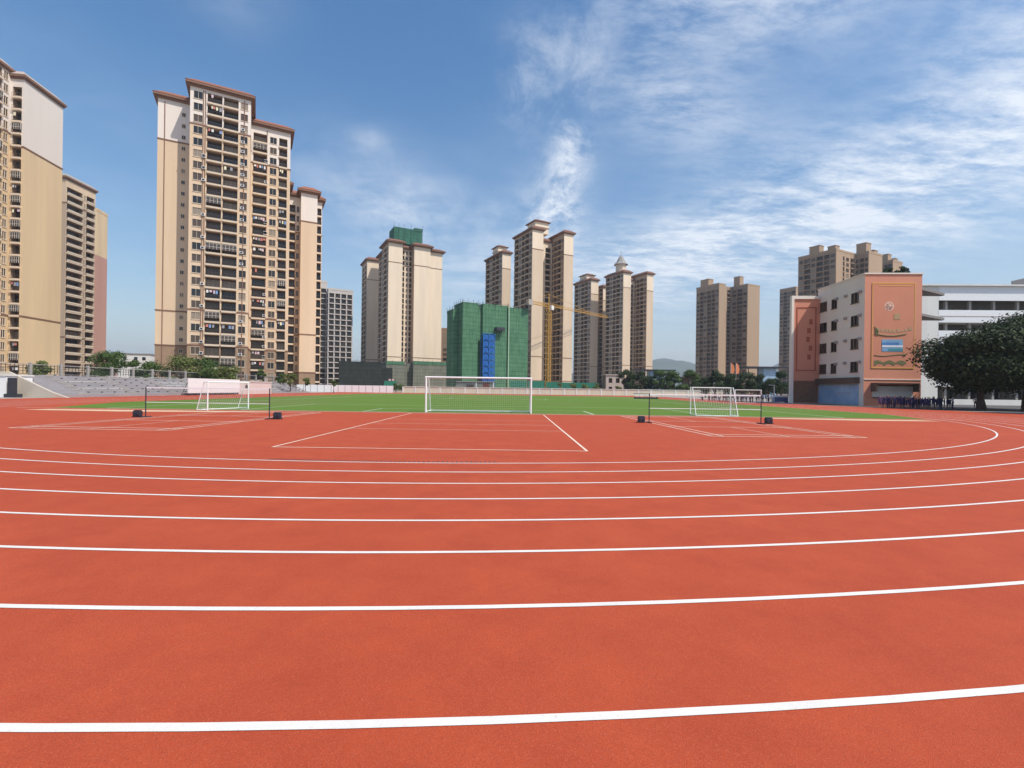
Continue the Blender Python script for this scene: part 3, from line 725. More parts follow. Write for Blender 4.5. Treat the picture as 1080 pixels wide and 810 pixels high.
# -- tower crane
cr = thing('tower_crane', 'yellow tower crane between the two lit gables of the tallest centre tower', 'crane', (17, 228.5, 0), R(45.6))
def lattice(b, p, q, w, step, r, mi=0, tri=False):
    p = Vector(p); q = Vector(q); L = (q - p).length; d = (q - p) / L
    up = Vector((0, 0, 1)) if abs(d.z) < .9 else Vector((1, 0, 0)); s = d.cross(up).normalized(); t = s.cross(d)
    cor = [s * a * w / 2 + t * c * w / 2 for a, c in ((-1, -1), (1, -1), (1, 1), (-1, 1))] if not tri else [s * -w / 2, s * w / 2, t * w]
    for c in cor: b.tube(p + c, q + c, r, 5)
    n = max(1, int(L / step))
    for k in range(n):
        a, e = p + d * (L * k / n), p + d * (L * (k + 1) / n)
        for i in range(len(cor)):
            c0, c1 = cor[i], cor[(i + 1) % len(cor)]
            b.tube(a + c0, e + c1, r * .6, 4); b.tube(a + c0, a + c1, r * .6, 4)
b = MB(); lattice(b, (0, 0, 0), (0, 0, 41), 1.8, 2.0, .135); b.build('mast', M_YEL, cr)
b = MB(); lattice(b, (1, 0, 41.4), (50, 0, 41.4), 1.2, 1.8, .065, tri=True); b.build('jib', M_YEL, cr)
b = MB(); lattice(b, (-1, 0, 41.4), (-15.5, 0, 41.4), 1.2, 1.8, .09); b.build('counter_jib', M_YEL, cr)
b = MB(); b.box(-15, -12, -.8, .8, 40, 42.4); b.build('counterweight', M_CONC, cr)
b = MB(); b.box(-.2, 1.6, -1.9, -.6, 39.4, 41.4); b.build('cab', M_OFFW, cr)
b = MB(); b.tube((0, 0, 41), (0, 0, 47), .2, 6); b.tube((0, 0, 47), (34, 0, 42.4), .06, 4); b.tube((0, 0, 47), (-13, 0, 42), .06, 4); b.build('tie', M_YEL, cr)

# ------------------------------------------------------------------ school building (orange gable) on the right
TH = -3.0
SX, SY = 48.3, 66.0
M_ORANGE = mat('orange_render', (.65, .28, .18), .85, .05, .4, streak=True)
M_RELIEF = mat('orange_relief', (.62, .25, .15), .85, .05, .4)
M_SGREY = mat('pale_grey_render', (.78, .71, .62), .85, .06, .3, streak=True)
M_YLINE = mat('yellow_line', (.75, .45, .08), .7, .05)
sch = thing('school_building', 'five storey school building with orange mural gable and grey side wall', 'school', (SX, SY, 0), R(TH))
HS = 18.1
b = MB(); recs = []
GW, GD = 7.55, 11.0
fl = 3.25
# left wall (faces -x) with real openings: rows of windows above a ground floor
def hole_wall(wb, o, ud, nd, L, h, holes, mi=0, dep=.2):
    o = Vector(o); ud = Vector(ud); nd = Vector(nd)
    def P(u, z, d=0): return o + ud * u - nd * d + Vector((0, 0, z))
    us = sorted({0, L} | {x for q in holes for x in q[:2]}); zs = sorted({0, h} | {x for q in holes for x in q[2:4]})
    for a, c in zip(us, us[1:]):
        for e, g in zip(zs, zs[1:]):
            um, zm = (a + c) / 2, (e + g) / 2
            if any(q[0] < um < q[1] and q[2] < zm < q[3] for q in holes): continue
            wb.quad([P(a, e), P(c, e), P(c, g), P(a, g)], mi)
    for q in holes:
        a, c, e, g = q[:4]
        wb.quad([P(a, e), P(c, e), P(c, e, dep), P(a, e, dep)], mi); wb.quad([P(a, g, dep), P(c, g, dep), P(c, g), P(a, g)], mi)
        wb.quad([P(a, e), P(a, e, dep), P(a, g, dep), P(a, g)], mi); wb.quad([P(c, e, dep), P(c, e), P(c, g), P(c, g, dep)], mi)
holes = []
for k in range(4):
    z = 4.75 + k * fl
    for a, c in ((.5, 2.4), (3.6, 4.9), (8.2, 9.8)): holes.append((a, c, z, z + 1.45))
hole_wall(b, (0, GD, 0), (0, -1, 0), (-1, 0, 0), GD, HS, holes, 0)
b.quad([(0, 0, 0), (GW, 0, 0), (GW, 0, HS), (0, 0, HS)], 1)
b.quad([(GW, 0, 0), (GW, GD, 0), (GW, GD, HS), (GW, 0, HS)], 1)
b.quad([(0, GD, 0), (GW, GD, 0), (GW, GD, HS), (0, GD, HS)], 0)
b.quad([(0, 0, HS - .3), (GW, 0, HS - .3), (GW, GD, HS - .3), (0, GD, HS - .3)], 0)
b.build('wall', [M_SGREY, M_ORANGE], sch)
for (a, c, z0, z1) in holes:
    w = c - a
    q = link('window', get_mesh('window', w, z1 - z0, 0, M_DFRAME), sch, (0, GD - a, z0), R(-90))
    link('pane', get_mesh('pane', w, z1 - z0, random.choice((0, 1)), M_DFRAME), q)
b = MB()
b.box(-.12, GW + .12, -.12, .12, HS + .002, HS + .18); b.box(-.12, .12, .12, GD, HS + .002, HS + .18); b.box(GW - .12, GW + .12, .12, GD, HS + .002, HS + .18)
b.build('coping', M_SGREY, sch)
b = MB()
for k in range(4):
    z = 5.9 + k * fl
    for y in (7.1, 5.0, .9): b.box(-.32, -.003, GD - y - .2 if y != .9 else .55, GD - y + .2 if y != .9 else .95, z, z + .36)
b.build('vent_box', M_CONC, sch)
# gable mural
b = MB()
x0, x1, z0, z1 = .95, GW - .95, 5.2, HS - 1.2
b.box(x0, x1, -.05, -.003, z0, z1, 0); b.build('mural_panel', M_RELIEF, sch)
b = MB()
for a in ((x0, x1, z1 - .1, z1), (x0, x1, z0, z0 + .1), (x0, x0 + .06, z0 + .1, z1 - .1), (x1 - .06, x1, z0 + .1, z1 - .1), (x0 + .9, x1 - .4, z1 - .42, z1 - .36)):
    b.box(a[0], a[1], -.075, -.053, a[2], a[3])
b.build('mural_border', M_YLINE, sch)
def disc(b, cx, cz, r, y0, y1, n=20, mi=0):
    b.tube((cx, y0, cz), (cx, y1, cz), r, n, mi)
b = MB(); cx = (x0 + x1) / 2 - .55; cz = HS - 4.4
disc(b, cx, cz, .62, -.06, -.053, 24, 1); disc(b, cx, cz, .5, -.07, -.061, 24, 0)
for k in range(6): a = k * math.pi / 3; b.tube((cx, -.08, cz), (cx + .42 * math.cos(a), -.08, cz + .42 * math.sin(a)), .06, 5, 1)
b.build('emblem', [mat('emblem_peach', (.62, .30, .20), .8, .05), mat('emblem_pale', (.70, .52, .42), .8, .05)], sch)
b = MB(); rr = random.Random(5)
for k in range(9):       # low relief buildings on a curved line
    xx = x0 + .7 + k * .52; zz_ = 10.3 - .22 * math.sin(k * .45)
    b.box(xx, xx + .4, -.075, -.053, zz_, zz_ + rr.uniform(.15, .5))
b.box(x0 + 2.9, x0 + 3.7, -.08, -.053, 11.9, 12.7)
b.build('relief_houses', [mat('relief_tan', (.45, .30, .16), .8, .2, 3)], sch)
b = MB()
for k in range(14):
    a, c = x0 + .35 + k * .3, x0 + .35 + (k + 1) * .3
    b.tube((a, -.07, 9.95 - .3 * math.sin(k * .22)), (c, -.07, 9.95 - .3 * math.sin((k + 1) * .22)), .07, 5)
    b.tube((a, -.07, 7.0 - .12 * math.sin(k * .4)), (c, -.07, 7.0 - .12 * math.sin((k + 1) * .4)), .05, 5)
    b.box(a, c, -.075, -.053, 5.55 + .3 * abs(math.sin(k * .8)), 5.95 + .35 * abs(math.sin(k * .6 + 1)))
for k in range(3): b.tube((x0 + .55 + k * .12, -.07, 9.7), (x0 + .4 + k * .2, -.07, 10.9 - k * .2), .07, 5)
b.build('relief_plants', mat('relief_green', (.16, .17, .07), .8, .25, 4), sch)
b = MB(); px0, px1 = x0 + 1.35, x1 - 1.55
b.box(px0, px1, -.08, -.053, 7.5, 9.15, 0); b.box(px0, px1, -.10, -.081, 8.1, 8.35, 1); b.box(px0, px1 - .5, -.10, -.081, 8.35, 8.75, 2); b.box(px0 + .9, px1, -.10, -.081, 7.6, 7.9, 3)
b.build('picture', [mat('pic_blue', (.20, .36, .52), .6, .2, 1), mat('pic_white', (.75, .75, .75), .6, .1, 1), mat('pic_deep', (.08, .20, .42), .6, .2, 1), mat('pic_teal', (.06, .28, .30), .6, .2, 1)], sch)
b = MB(); b.box(-.05, GW + .02, -.09, -.003, 3.62, 3.74); b.build('ledge', M_SGREY, sch)
b = MB(); b.box(.95, GW - .95, -1.15, -.003, 3.05, 3.2); b.box(.95, 1.1, -1.1, -.003, 2.0, 3.05); b.box(GW - 1.1, GW - .95, -1.1, -.003, 2.0, 3.05); b.build('canopy', M_DFRAME, sch)
b = MB(); b.box(1.15, GW - 1.15, -.16, -.003, 1.25, 2.75); b.build('notice_board', M_OFFW, sch)
b = MB(); b.box(1.1, GW - 1.1, -.2, -.161, 1.15, 1.25, 0); b.box(1.1, GW - 1.1, -.2, -.161, 2.75, 2.85, 0); b.build('board_frame', M_STEEL, sch)
# side wall ground floor: blue mural below a dark fascia
b = MB(); b.box(-.12, -.003, 1.0, GD - .3, .1, 3.0); b.build('blue_panel', mat('blue_mural', (.20, .38, .64), .6, .25, .35, second=(.44, .56, .70)), sch)
b = MB(); b.box(-.7, -.003, .8, GD - .2, 3.1, 3.95); b.build('fascia', M_DFRAME, sch)
b = MB()
for k in range(5): b.box(-.135, -.122, 2.6 + k * .75, 3.1 + k * .75, 1.55, 1.9)
b.build('faded_lettering', mat('faded_blue_white', (.35, .40, .50), .7, .1), sch)
# wing at the back left
b = MB(); WX = -4.15
b.prism([(WX, GD - .6), (-.004, GD - .6), (-.004, GD + 6), (WX + 3.6, GD + 6)], 0, 16.6); b.build('wing_wall', M_ORANGE, sch)
b = MB(); b.box(WX - .4, WX - .004, GD - .9, GD - .3, 0, 17.1); b.box(WX - .004, -.3, GD - .8, GD - .3, 16.602, 17.1); b.build('wing_frame', M_SGREY, sch)
b = MB()
for a in ((WX + .5, -.6, 15.2, 15.35), (WX + .5, -.6, 5.2, 5.35), (WX + .5, WX + .65, 5.35, 15.2), (-.75, -.6, 5.35, 15.2)): b.box(a[0], a[1], GD - .67, GD - .603, a[2], a[3])
for k in range(5): b.box(-1.9 + .25 * math.sin(k * 2), -1.4 + .25 * math.sin(k * 2), GD - .66, GD - .603, 7 + k * 1.4, 7.8 + k * 1.4)
b.build('wing_relief', mat('dark_orange_relief', (.40, .12, .07), .8, .1), sch)
b = MB(); b.box(WX + .2, -.3, GD - .72, GD - .603, .2, 3.6); b.build('wing_shutter', mat('brown_shutter', (.20, .10, .06), .6, .15, 2), sch)
# corridor slabs that stick out beyond the gable
b = MB()
for z in (16.6, 12.9, 8.9, 5.0):
    b.prism([(GW + .004, 1.6), (GW + 8.6, 7.0), (GW + 8.6, 7.6), (GW + .004, 7.6)], z, z + .35)
b.build('corridor_slab', mat('slab_under_shade', (.20, .18, .17), .8, .1, 1), sch)  # shade of the undersides put into the colour of the whole slab

# white teaching building
tb = thing('teaching_building', 'long white teaching building with dark corridor openings behind the big tree', 'school', (69.0, 83.0, 0), R(-2))
b = MB(); LEN = 62; H2 = 20.4
b.box(0, 4.4, 0, 12, 0, H2)
b.box(4.41, LEN, 2.6, 12, 0, H2 - .3, 1)
for z in (3.1, 6.8, 10.5, 14.2): b.box(4.41, LEN, .3, 2.59, z - .1, z + .25, 0)
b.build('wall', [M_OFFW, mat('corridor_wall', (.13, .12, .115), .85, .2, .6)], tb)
for z0, z1 in ((3.1, 5.3), (6.7, 9.05), (10.4, 12.75), (14.15, 16.3), (17.95, H2)):
    p = MB(); p.box(4.41, LEN, -.02, .22, z0, z1)
    if z1 < H2: p.box(4.6, LEN - 1, -.05, -.023, z0 + 1.0, z0 + 1.13, 1)
    p.build('parapet', [M_WHITE, mat('parapet_line', (.42, .33, .32), .7)], tb)
for k in range(15):
    x = 6.2 + k * 4.0
    p = MB(); p.box(x - .2, x + .2, .6, 1.0, 0, H2 - 2.45); p.build('column', M_CONC, tb)
    for z in (0, 3.3, 7.0, 10.7, 14.4):
        if k < 9:
            q = MB(); q.box(.5, 3.0, 2.55, 2.597, .9, 2.5); q.build('window', M_GLASS, tb, (x, 0, z))
            q = MB(); q.box(3.2, 3.7, 2.54, 2.597, .1, 2.3); q.build('door', random.choice((M_OFFW, M_CONC, M_DFRAME)), tb, (x, 0, z))
p = MB(); p.box(-.4, LEN + .3, -.5, 12.2, H2 + .002, H2 + .25); p.build('roof', M_OFFW, tb)
p = MB(); p.box(22.2, 24.5, 3, 6, H2 + .25, H2 + 2.3); p.build('water_tank', M_CONC, tb)
b = MB()
b.box(4.5, LEN, -.6, -.35, 0, .95); b.build('low_wall', M_OFFW, tb)

# ------------------------------------------------------------------ trees and shrubs
def leaf_mat(name, c1, c2):
    m = bpy.data.materials.new(name); m.use_nodes = True; nt = m.node_tree; N = nt.nodes; L = nt.links; b = N['Principled BSDF']
    oi = N.new('ShaderNodeNewGeometry'); x = N.new('ShaderNodeMix'); x.data_type = 'RGBA'
    L.new(oi.outputs['Random Per Island'], x.inputs['Factor']); x.inputs[6].default_value = (*c1, 1); x.inputs[7].default_value = (*c2, 1)
    L.new(x.outputs[2], b.inputs['Base Color']); b.inputs['Roughness'].default_value = .65; b.inputs['Specular IOR Level'].default_value = .2
    return m
LEAF_D = leaf_mat('dark_leaf', (.016, .030, .010), (.040, .066, .020))
LEAF_N = leaf_mat('deep_green_leaf', (.009, .018, .005), (.042, .064, .016))
LEAF_M = leaf_mat('mid_leaf', (.035, .07, .015), (.085, .13, .03))
LEAF_Y = leaf_mat('yellow_leaf', (.07, .10, .02), (.15, .17, .05))
def tree(name, label, cat, loc, h, r, trunk, lm, n=2500, leaf=.3, seed=1, group=None, clumps=14, flat=1.0, tr=None):
    rnd = random.Random(seed); root = thing(name, label, cat, (loc[0], loc[1], 0), rnd.uniform(0, 6), group)
    ch = h - trunk; cs = []
    for k in range(clumps):
        a = rnd.uniform(0, 2 * math.pi); t = rnd.random()
        rad = r * .72 * math.sqrt(rnd.random()) * math.sin(math.pi * (.18 + .75 * t)) ** .6
        cs.append((Vector((rad * math.cos(a), rad * math.sin(a), trunk + ch * (.12 + .72 * t))), r * rnd.uniform(.26, .46)))
    tb_ = MB(); tr = tr or max(.06, h * .028); prev = Vector((0, 0, -.05)); pr = tr * 1.25
    for k in range(1, 5):
        q = Vector((rnd.uniform(-.12, .12) * r * .3, rnd.uniform(-.12, .12) * r * .3, (trunk + ch * .35) * k / 4)); rr = tr * (1 - .14 * k)
        tb_.tube(prev, q, pr, 8, 0, rr); prev, pr = q, rr
    for c, cr_ in cs: 
        s = Vector((0, 0, trunk * rnd.uniform(.75, 1.1))); mid = s.lerp(c, .5) + Vector((0, 0, .1 * ch))
        tb_.tube(s, mid, tr * .42, 5, 0, tr * .25); tb_.tube(mid, c, tr * .25, 5, 0, tr * .08)
    tb_.build('trunk', M_TRUNK, root)
    f = MB()
    for k in range(n):
        c, cr_ = cs[rnd.randrange(len(cs))]
        d = Vector((rnd.gauss(0, 1), rnd.gauss(0, 1), rnd.gauss(0, 1))).normalized()
        p = c + d * (cr_ * (rnd.random() ** .4) * rnd.uniform(.8, 1.15)); p.z = c.z + (p.z - c.z) * .78 * flat
        nn = (d + Vector((rnd.uniform(-1, 1), rnd.uniform(-1, 1), rnd.uniform(-.3, 1.2)))).normalized(); x = nn.orthogonal().normalized(); y = nn.cross(x)
        a = rnd.uniform(0, 6.28); x, y = x * math.cos(a) + y * math.sin(a), y * math.cos(a) - x * math.sin(a)
        s = leaf * rnd.uniform(.6, 1.3)
        f.quad([p - x * s * .5, p + y * s * .32 + x * s * .05, p + x * s * .5, p - y * s * .32 - x * s * .05])
    f.build('crown', lm, root); return root
tree('broadleaf_tree', 'large dark spreading tree in front of the white teaching building', 'tree', (gx(1036, 54.5), 54.5), 9.9, 6.6, 2.6, LEAF_N, 46000, .30, 41, None, 46, tr=.36)
tree('broadleaf_tree', 'dark spreading tree cut off by the right edge of the photo', 'tree', (gx(1082, 58), 58), 12.0, 7.2, 2.8, LEAF_N, 42000, .30, 42, None, 44, tr=.34)
for px, d in ((1150, 50), (1180, 43)):
    tree('broadleaf_tree', 'dark spreading tree beyond the right edge of the photo', 'tree', (gx(px, d), d), 9.5, 6.0, 2.2, LEAF_N, 16000, .36, int(px), 'trees past the right edge', 30, tr=.3)
tree('broadleaf_tree', 'round bright green tree behind the stands, left of the big cream tower', 'tree', (gx(117, 92), 92), 8.3, 4.1, 2.0, LEAF_M, 6500, .3, 43, None, 16)
sh = [(165, 90, 5.4, 3.0), (192, 91, 5.2, 3.2), (214, 92, 5.5, 3.3), (236, 95, 4.9, 2.6), (143, 95, 5.2, 2.4), (40, 78, 4.2, 1.8)]
for i, (px, d, h, r) in enumerate(sh):
    tree('shrub', 'rounded green shrub in the row behind the stands below the big cream tower', 'shrub', (gx(px, d), d), h * 1.36, r * 1.25, 1.0, [LEAF_M, LEAF_Y, LEAF_M, LEAF_Y, LEAF_M, LEAF_Y][i], 3600, .32, 50 + i, 'shrubs behind the stands', 9)
for i, (px, d, h, r) in enumerate([(278, 112, 6.2, 1.7), (306, 112, 5.2, 2.4), (296, 118, 4.8, 1.8), (322, 125, 3.8, 1.5), (352, 130, 3.6, 1.4)]):
    tree('young_tree', 'small thin leaved tree behind the far end of the stands', 'tree', (gx(px, d), d), h, r, 1.8, LEAF_Y if i % 2 else LEAF_M, 1300, .3, 60 + i, 'young trees past the stands', 7)
rt = random.Random(8)
for i, px in enumerate((660, 668, 677, 686, 694, 702, 711, 719, 727, 735)):
    d = 160 + rt.uniform(0, 8)
    tree('broadleaf_tree', 'dark green tree in the dense row behind the far white wall', 'tree', (gx(px, d), d), 9.0 + rt.uniform(-.7, .7) + (.7 if px > 690 else 0), 3.5, 1.0, LEAF_D if px < 690 else LEAF_M, 3600, .42, 70 + i, 'trees behind the far wall', 10)
for i, px in enumerate((744, 754, 764, 773, 783, 792, 800, 808, 816, 824)):
    d = 125 + rt.uniform(0, 14)
    tree('broadleaf_tree', 'dark tree in the row left of the school wing', 'tree', (gx(px, d), d), 6.9 + rt.uniform(-.9, 1.0), 3.0, 1.0, LEAF_D, 3200, .38, 90 + i, 'trees left of the school', 10)
for i, (px, d, h) in enumerate(((418, 166, 3.2), (424, 165, 2.6), (352, 150, 3.0), (575, 166, 3.0), (590, 168, 4.2), (604, 168, 4.6), (617, 168, 5.0), (628, 168, 4.4), (652, 167, 3.5))):
    tree('shrub', 'scraggy bush growing just beyond the far white wall', 'shrub', (gx(px, d), d), h, 2.0, .7, LEAF_Y if i > 3 else LEAF_M, 900, .36, 120 + i, 'bushes beyond the far wall', 7)
for i, (u, v) in enumerate(((4.6, 2.0), (5.6, 2.6), (6.5, 1.8), (7.2, 2.2))):
    t = tree('potted_shrub', 'dark shrub growing on the roof above the orange school gable', 'shrub', (SX + u, SY + v), 2.0 + .3 * (i % 2), .85, .5, LEAF_D, 700, .2, 140 + i, 'shrubs on the school roof', 7)
    t.location.z = HS - .3

# ------------------------------------------------------------------ walls, stands, hoardings at the edge of the ground
pw = thing('perimeter_wall', 'long cream boundary wall across the far end of the pitch', 'wall', (0, 155, 0))
b = MB(); b.box(gx(425, 155), gx(775, 155), 0, .25, 0, 1.9); b.build('wall_panel', mat('cream_wall', (.62, .54, .42), .85, .14, .25, streak=True), pw)
b = MB()
x = gx(425, 155)
while x < gx(775, 155): b.box(x - .2, x + .2, -.1, -.003, 0, 1.9); x += 4.0
b.box(gx(425, 155) - .1, gx(775, 155) + .1, -.15, .35, 1.902, 2.05); b.build('coping', M_OFFW, pw)
hw_ = thing('white_hoarding', 'bright white panelled hoarding at the far left corner of the pitch', 'hoarding', (0, 138, 0), R(0))
b = MB(); b.box(gx(313, 138), gx(415, 138), 0, .12, .1, 2.1); b.build('panel', M_WHITE, hw_)
b = MB()
for k in range(15): xx = gx(313, 138) + k * (gx(415, 138) - gx(313, 138)) / 14; b.box(xx - .05, xx + .05, -.06, -.003, 0, 2.15)
b.build('post', M_CONC, hw_)
gh = thing('green_hoarding', 'green site hoarding standing behind the cream boundary wall', 'hoarding', (0, 172, 0), 0)
for (a, c, z) in ((538, 556, 4.4), (557, 575, 4.6), (576, 591, 4.3), (592, 632, 4.2)):
    b = MB(); b.box(gx(a, 172), gx(c, 172) - .3, 0, .15, 0, z)
    xx = gx(a, 172)
    while xx < gx(c, 172) - .4: b.box(xx, xx + .08, -.06, -.003, 0, z); xx += .9
    b.build('panel', M_GREENP, gh)
gb = thing('site_sign', 'green site signboard with pale top standing before the dusty podium', 'sign', (gx(405, 170), 170, 0))
b = MB(); b.box(0, 4.4, 0, .15, 1.5, 3.9, 0); b.box(1.6, 2.4, -.03, -.003, 3.95, 4.6, 1); b.box(2.8, 3.5, -.03, -.003, 3.95, 4.6, 1); b.build('board', [M_GREENP, mat('pale_pink_sign', (.65, .45, .42), .7)], gb)
b = MB(); b.tube((.4, .1, 0), (.4, .1, 4.6), .07); b.tube((4.0, .1, 0), (4.0, .1, 4.6), .07); b.build('post', M_STEEL, gb)
# site cabin with white frame
sc = thing('site_cabin', 'grey site cabin with a white corner frame behind the goal', 'cabin', (gx(481, 168), 168, 0))
b = MB(); b.box(0, 13.2, 0, 4, 0, 3.9); b.build('wall', mat('cabin_grey', (.16, .18, .16), .8, .2, .5), sc)
b = MB(); b.box(0, 13.3, -.3, 4.2, 3.92, 4.15); b.build('roof', M_ROOFGREY, sc)
b = MB()
for xx in (6.9, 12.9): b.box(xx, xx + .25, -.12, -.003, 0, 3.9)
b.box(7.15, 12.9, -.12, -.003, .6, .8); b.build('white_frame', M_WHITE, sc)
b = MB(); b.box(3.6, 6.2, -.05, -.003, .8, 3.0); b.build('window', M_GLASS, sc)
b = MB(); b.box(9.4, 11.6, -.06, -.003, .9, 3.6); b.build('door', mat('maroon_door', (.13, .04, .035), .6), sc)
# low unfinished concrete building
cb = thing('concrete_building', 'bare two storey concrete building with dark window holes left of the dark trees', 'building', (gx(639, 172), 172, 0), R(4))
b = MB(); recs = []
hole_wall(b, (0, 0, 0), (1, 0, 0), (0, -1, 0), 6.4, 7.0, [(1.0, 2.3, 1.2, 2.9), (1.0, 2.3, 4.3, 6.0), (3.6, 5.0, 1.2, 2.9), (3.6, 5.0, 4.3, 6.0)], 0, .5)
b.box(0, 6.4, .7, 5, 0, 7.0, 1); b.quad([(0, 0, 0), (0, .7, 0), (0, .7, 7), (0, 0, 7)]); b.quad([(6.4, 0, 0), (6.4, .7, 0), (6.4, .7, 7), (6.4, 0, 7)])
b.box(-.3, 6.7, -.3, 5.2, 7.01, 7.3); b.box(6.4, 12.5, 2, 6, 0, 6.2, 1); b.build('wall', [mat('pinkish_concrete', (.50, .40, .34), .9, .12, .4), M_DFRAME], cb)
# blue roofed shelters among the trees
for px, d, w, lab in ((680, 178, 11.5, 'open shelter with dark flat roof and blue panel above the dark tree row'), (800, 150, 10, 'open shelter with dark flat roof and blue wall left of the school wing')):
    s_ = thing('shelter', lab, 'shelter', (gx(px, d), d, 0))
    zr = gz(px, 389.5 if px < 700 else 386.5, d)
    b = MB(); b.box(-3.5, w, 0, 6, zr - .5, zr); b.build('roof', M_STEEL, s_)
    b = MB(); b.box(2.0, w - 4, 1, 5, 0, zr - .52); b.build('wall', mat('pale_blue_panel', (.34, .46, .58), .6, .15, .5), s_)
    for xx in (-3, 0, w - .5):
        b = MB(); b.tube((xx, .5, 0), (xx, .5, zr - .5), .14); b.build('post', M_STEEL, s_)
hs = thing('low_building', 'long flat roofed low building below the lone brown double tower', 'building', (gx(745, 170), 170, 0))
b = MB(); b.box(-6, 14, 0, 8, 0, 6.4); b.build('wall', mat('drab_wall', (.22, .17, .14), .85, .15, .5), hs)
b = MB(); b.box(-9, 15, -.6, 8.5, 6.42, 6.8); b.build('roof', M_DFRAME, hs)
b = MB(); b.box(-1, 8.5, -.12, -.003, 4.5, 5.0); b.build('white_sign', M_WHITE, hs)
for i, px in enumerate((770.5, 776)):
    fl_ = thing('feather_flag', 'orange feather flag on a slim pole before the brown double tower', 'flag', (gx(px, 150), 150, 0), R(10 * i), 'orange flags')
    b = MB(); b.tube((0, 0, 0), (0, 0, 10.6), .05, 6); b.build('pole', M_OFFW, fl_)
    b = MB()
    pr = [(0, 7.2), (.9, 7.5), (1.15, 8.7), (.8, 10.0), (.15, 10.7), (0, 10.6)]
    pts = [(u, z) for u, z in pr]
    b.v += [(u + .06, -.02, z) for u, z in pts] + [(u + .06, .02, z) for u, z in pts]; n = len(pts)
    b.f += [tuple(range(n)), tuple(range(2 * n - 1, n - 1, -1))] + [(k, (k + 1) % n, n + (k + 1) % n, n + k) for k in range(n)]; b.m += [0] * (n + 2)
    b.build('banner', mat('orange_cloth', (.62, .20, .08), .8, .1), fl_)
# low white houses far left
for i, (px, d, w, h, lab) in enumerate(((118, 260, 12, 17, 'distant pinkish house seen over the round green tree'), (141, 240, 14, 16.5, 'distant white house with dark windows left of the big cream tower'), (155, 255, 9, 14, 'small distant grey house next to the foot of the big cream tower'))):
    ho = thing('house', lab, 'house', (gx(px, d), d, 0), R(15))
    b = MB(); b.box(-w / 2, w / 2, 0, 9, 0, h); b.build('wall', mat('far_wall_%s' % ('pink', 'white', 'grey')[i], ((.45, .30, .27), (.68, .66, .62), (.45, .43, .42))[i], .85), ho)
    b = MB(); b.box(-w / 2 - .4, w / 2 + .4, -.4, 9.4, h + .002, h + .4); b.build('roof', M_ROOFGREY if i else M_TILED, ho)
    for zf in (h - 3, h - 6.2):
        for xx in (-w / 3, 0, w / 4):
            b = MB(); b.box(0, 1.5, -.06, -.003, 0, 1.6); b.build('window', M_GLASS, ho, (xx, 0, zf))

# the stand along the left side
gs = thing('grandstand', 'long grey concrete stand of stepped rows along the left side', 'grandstand', (0, 0, 0))
b = MB(); n = 6; sy0, sy1 = 55.0, 122.0
for k in range(n):
    x1 = -53.2 - k * .85
    b.box(x1 - .85, x1, sy0, sy1, 0, .5 + k * .42)
b.build('step', M_STEP, gs)
for k in range(n):
    x1 = -53.2 - k * .85
    for q in range(8):
        p = MB(); y0_ = sy0 + 5.3 + q * 8; p.box(x1 - .42, x1 - .06, y0_, y0_ + 6.6, .5 + k * .42 + .12, .5 + k * .42 + .17)
        for yy in (y0_ + .3, y0_ + 2.3, y0_ + 4.3, y0_ + 6.2): p.box(x1 - .40, x1 - .10, yy, yy + .12, .5 + k * .42 + .002, .5 + k * .42 + .119)
        p.build('bench_row', random.choice((M_STEP, M_OFFW, mat('mauve_bench', (.36, .32, .36), .8, .15, .6), mat('brown_bench', (.30, .25, .23), .8, .15, .6))), gs)
b = MB()
for k in range(9):
    y = sy0 + 4 + k * 8
    for j in range(n): b.box(-53.2 - j * .85 - .5, -53.2 - j * .85 + .02, y, y + 1.2, .55 + j * .42 - .2 if j else .2, .55 + j * .42 + .012)
b.build('aisle_step', M_CONC, gs)
b = MB()      # end wall falling towards the field
b.v += [(-58.6, sy0 - .3, 0), (-50.6, sy0 - .3, 0), (-52.6, sy0 - .3, .7), (-57.4, sy0 - .3, 2.9), (-58.6, sy0 - .3, 2.9)]; b.v += [(x, sy0 - .003, z) for x, _, z in b.v[:5]]
b.f += [(0, 1, 2, 3, 4), (9, 8, 7, 6, 5)] + [(k, (k+1) % 5, 5 + (k+1) % 5, 5 + k) for k in range(5)]; b.m += [0] * 7
b.build('end_wall', mat('beige_wall', (.50, .44, .36), .85, .1, .4), gs)
b = MB(); b.box(-51.9, -51.5, sy0, sy1, 0, .35); b.build('kerb', M_STEP, gs)
rl = thing('fence', 'dark railing fence with pale posts along the top of the stand', 'fence', (-59.2, 0, 0))
for k in range(18):
    y = sy0 - 4 + k * 4
    b = MB(); b.box(-.14, .14, -.14, .14, 0, 4.15); b.build('post', M_CONC, rl, (0, y, 0))
    b = MB(); [b.box(-.03, .03, .15, 3.85, z, z + .05) for z in (2.75, 3.1, 3.45, 3.75)]; [b.box(-.025, .025, y_, y_ + .04, 2.8, 3.9) for y_ in (.6, 1.1, 1.6, 2.1, 2.6, 3.1, 3.5)]; b.box(-.05, .05, .15, 3.85, 3.9, 3.98, 1); b.build('rail_panel', [M_STEEL, M_CONC], rl, (0, y, 0))
b = MB(); b.box(-.12, .12, sy0 - 4, sy0 + 68, 0, 2.6); b.build('base_wall', M_CONC, rl)
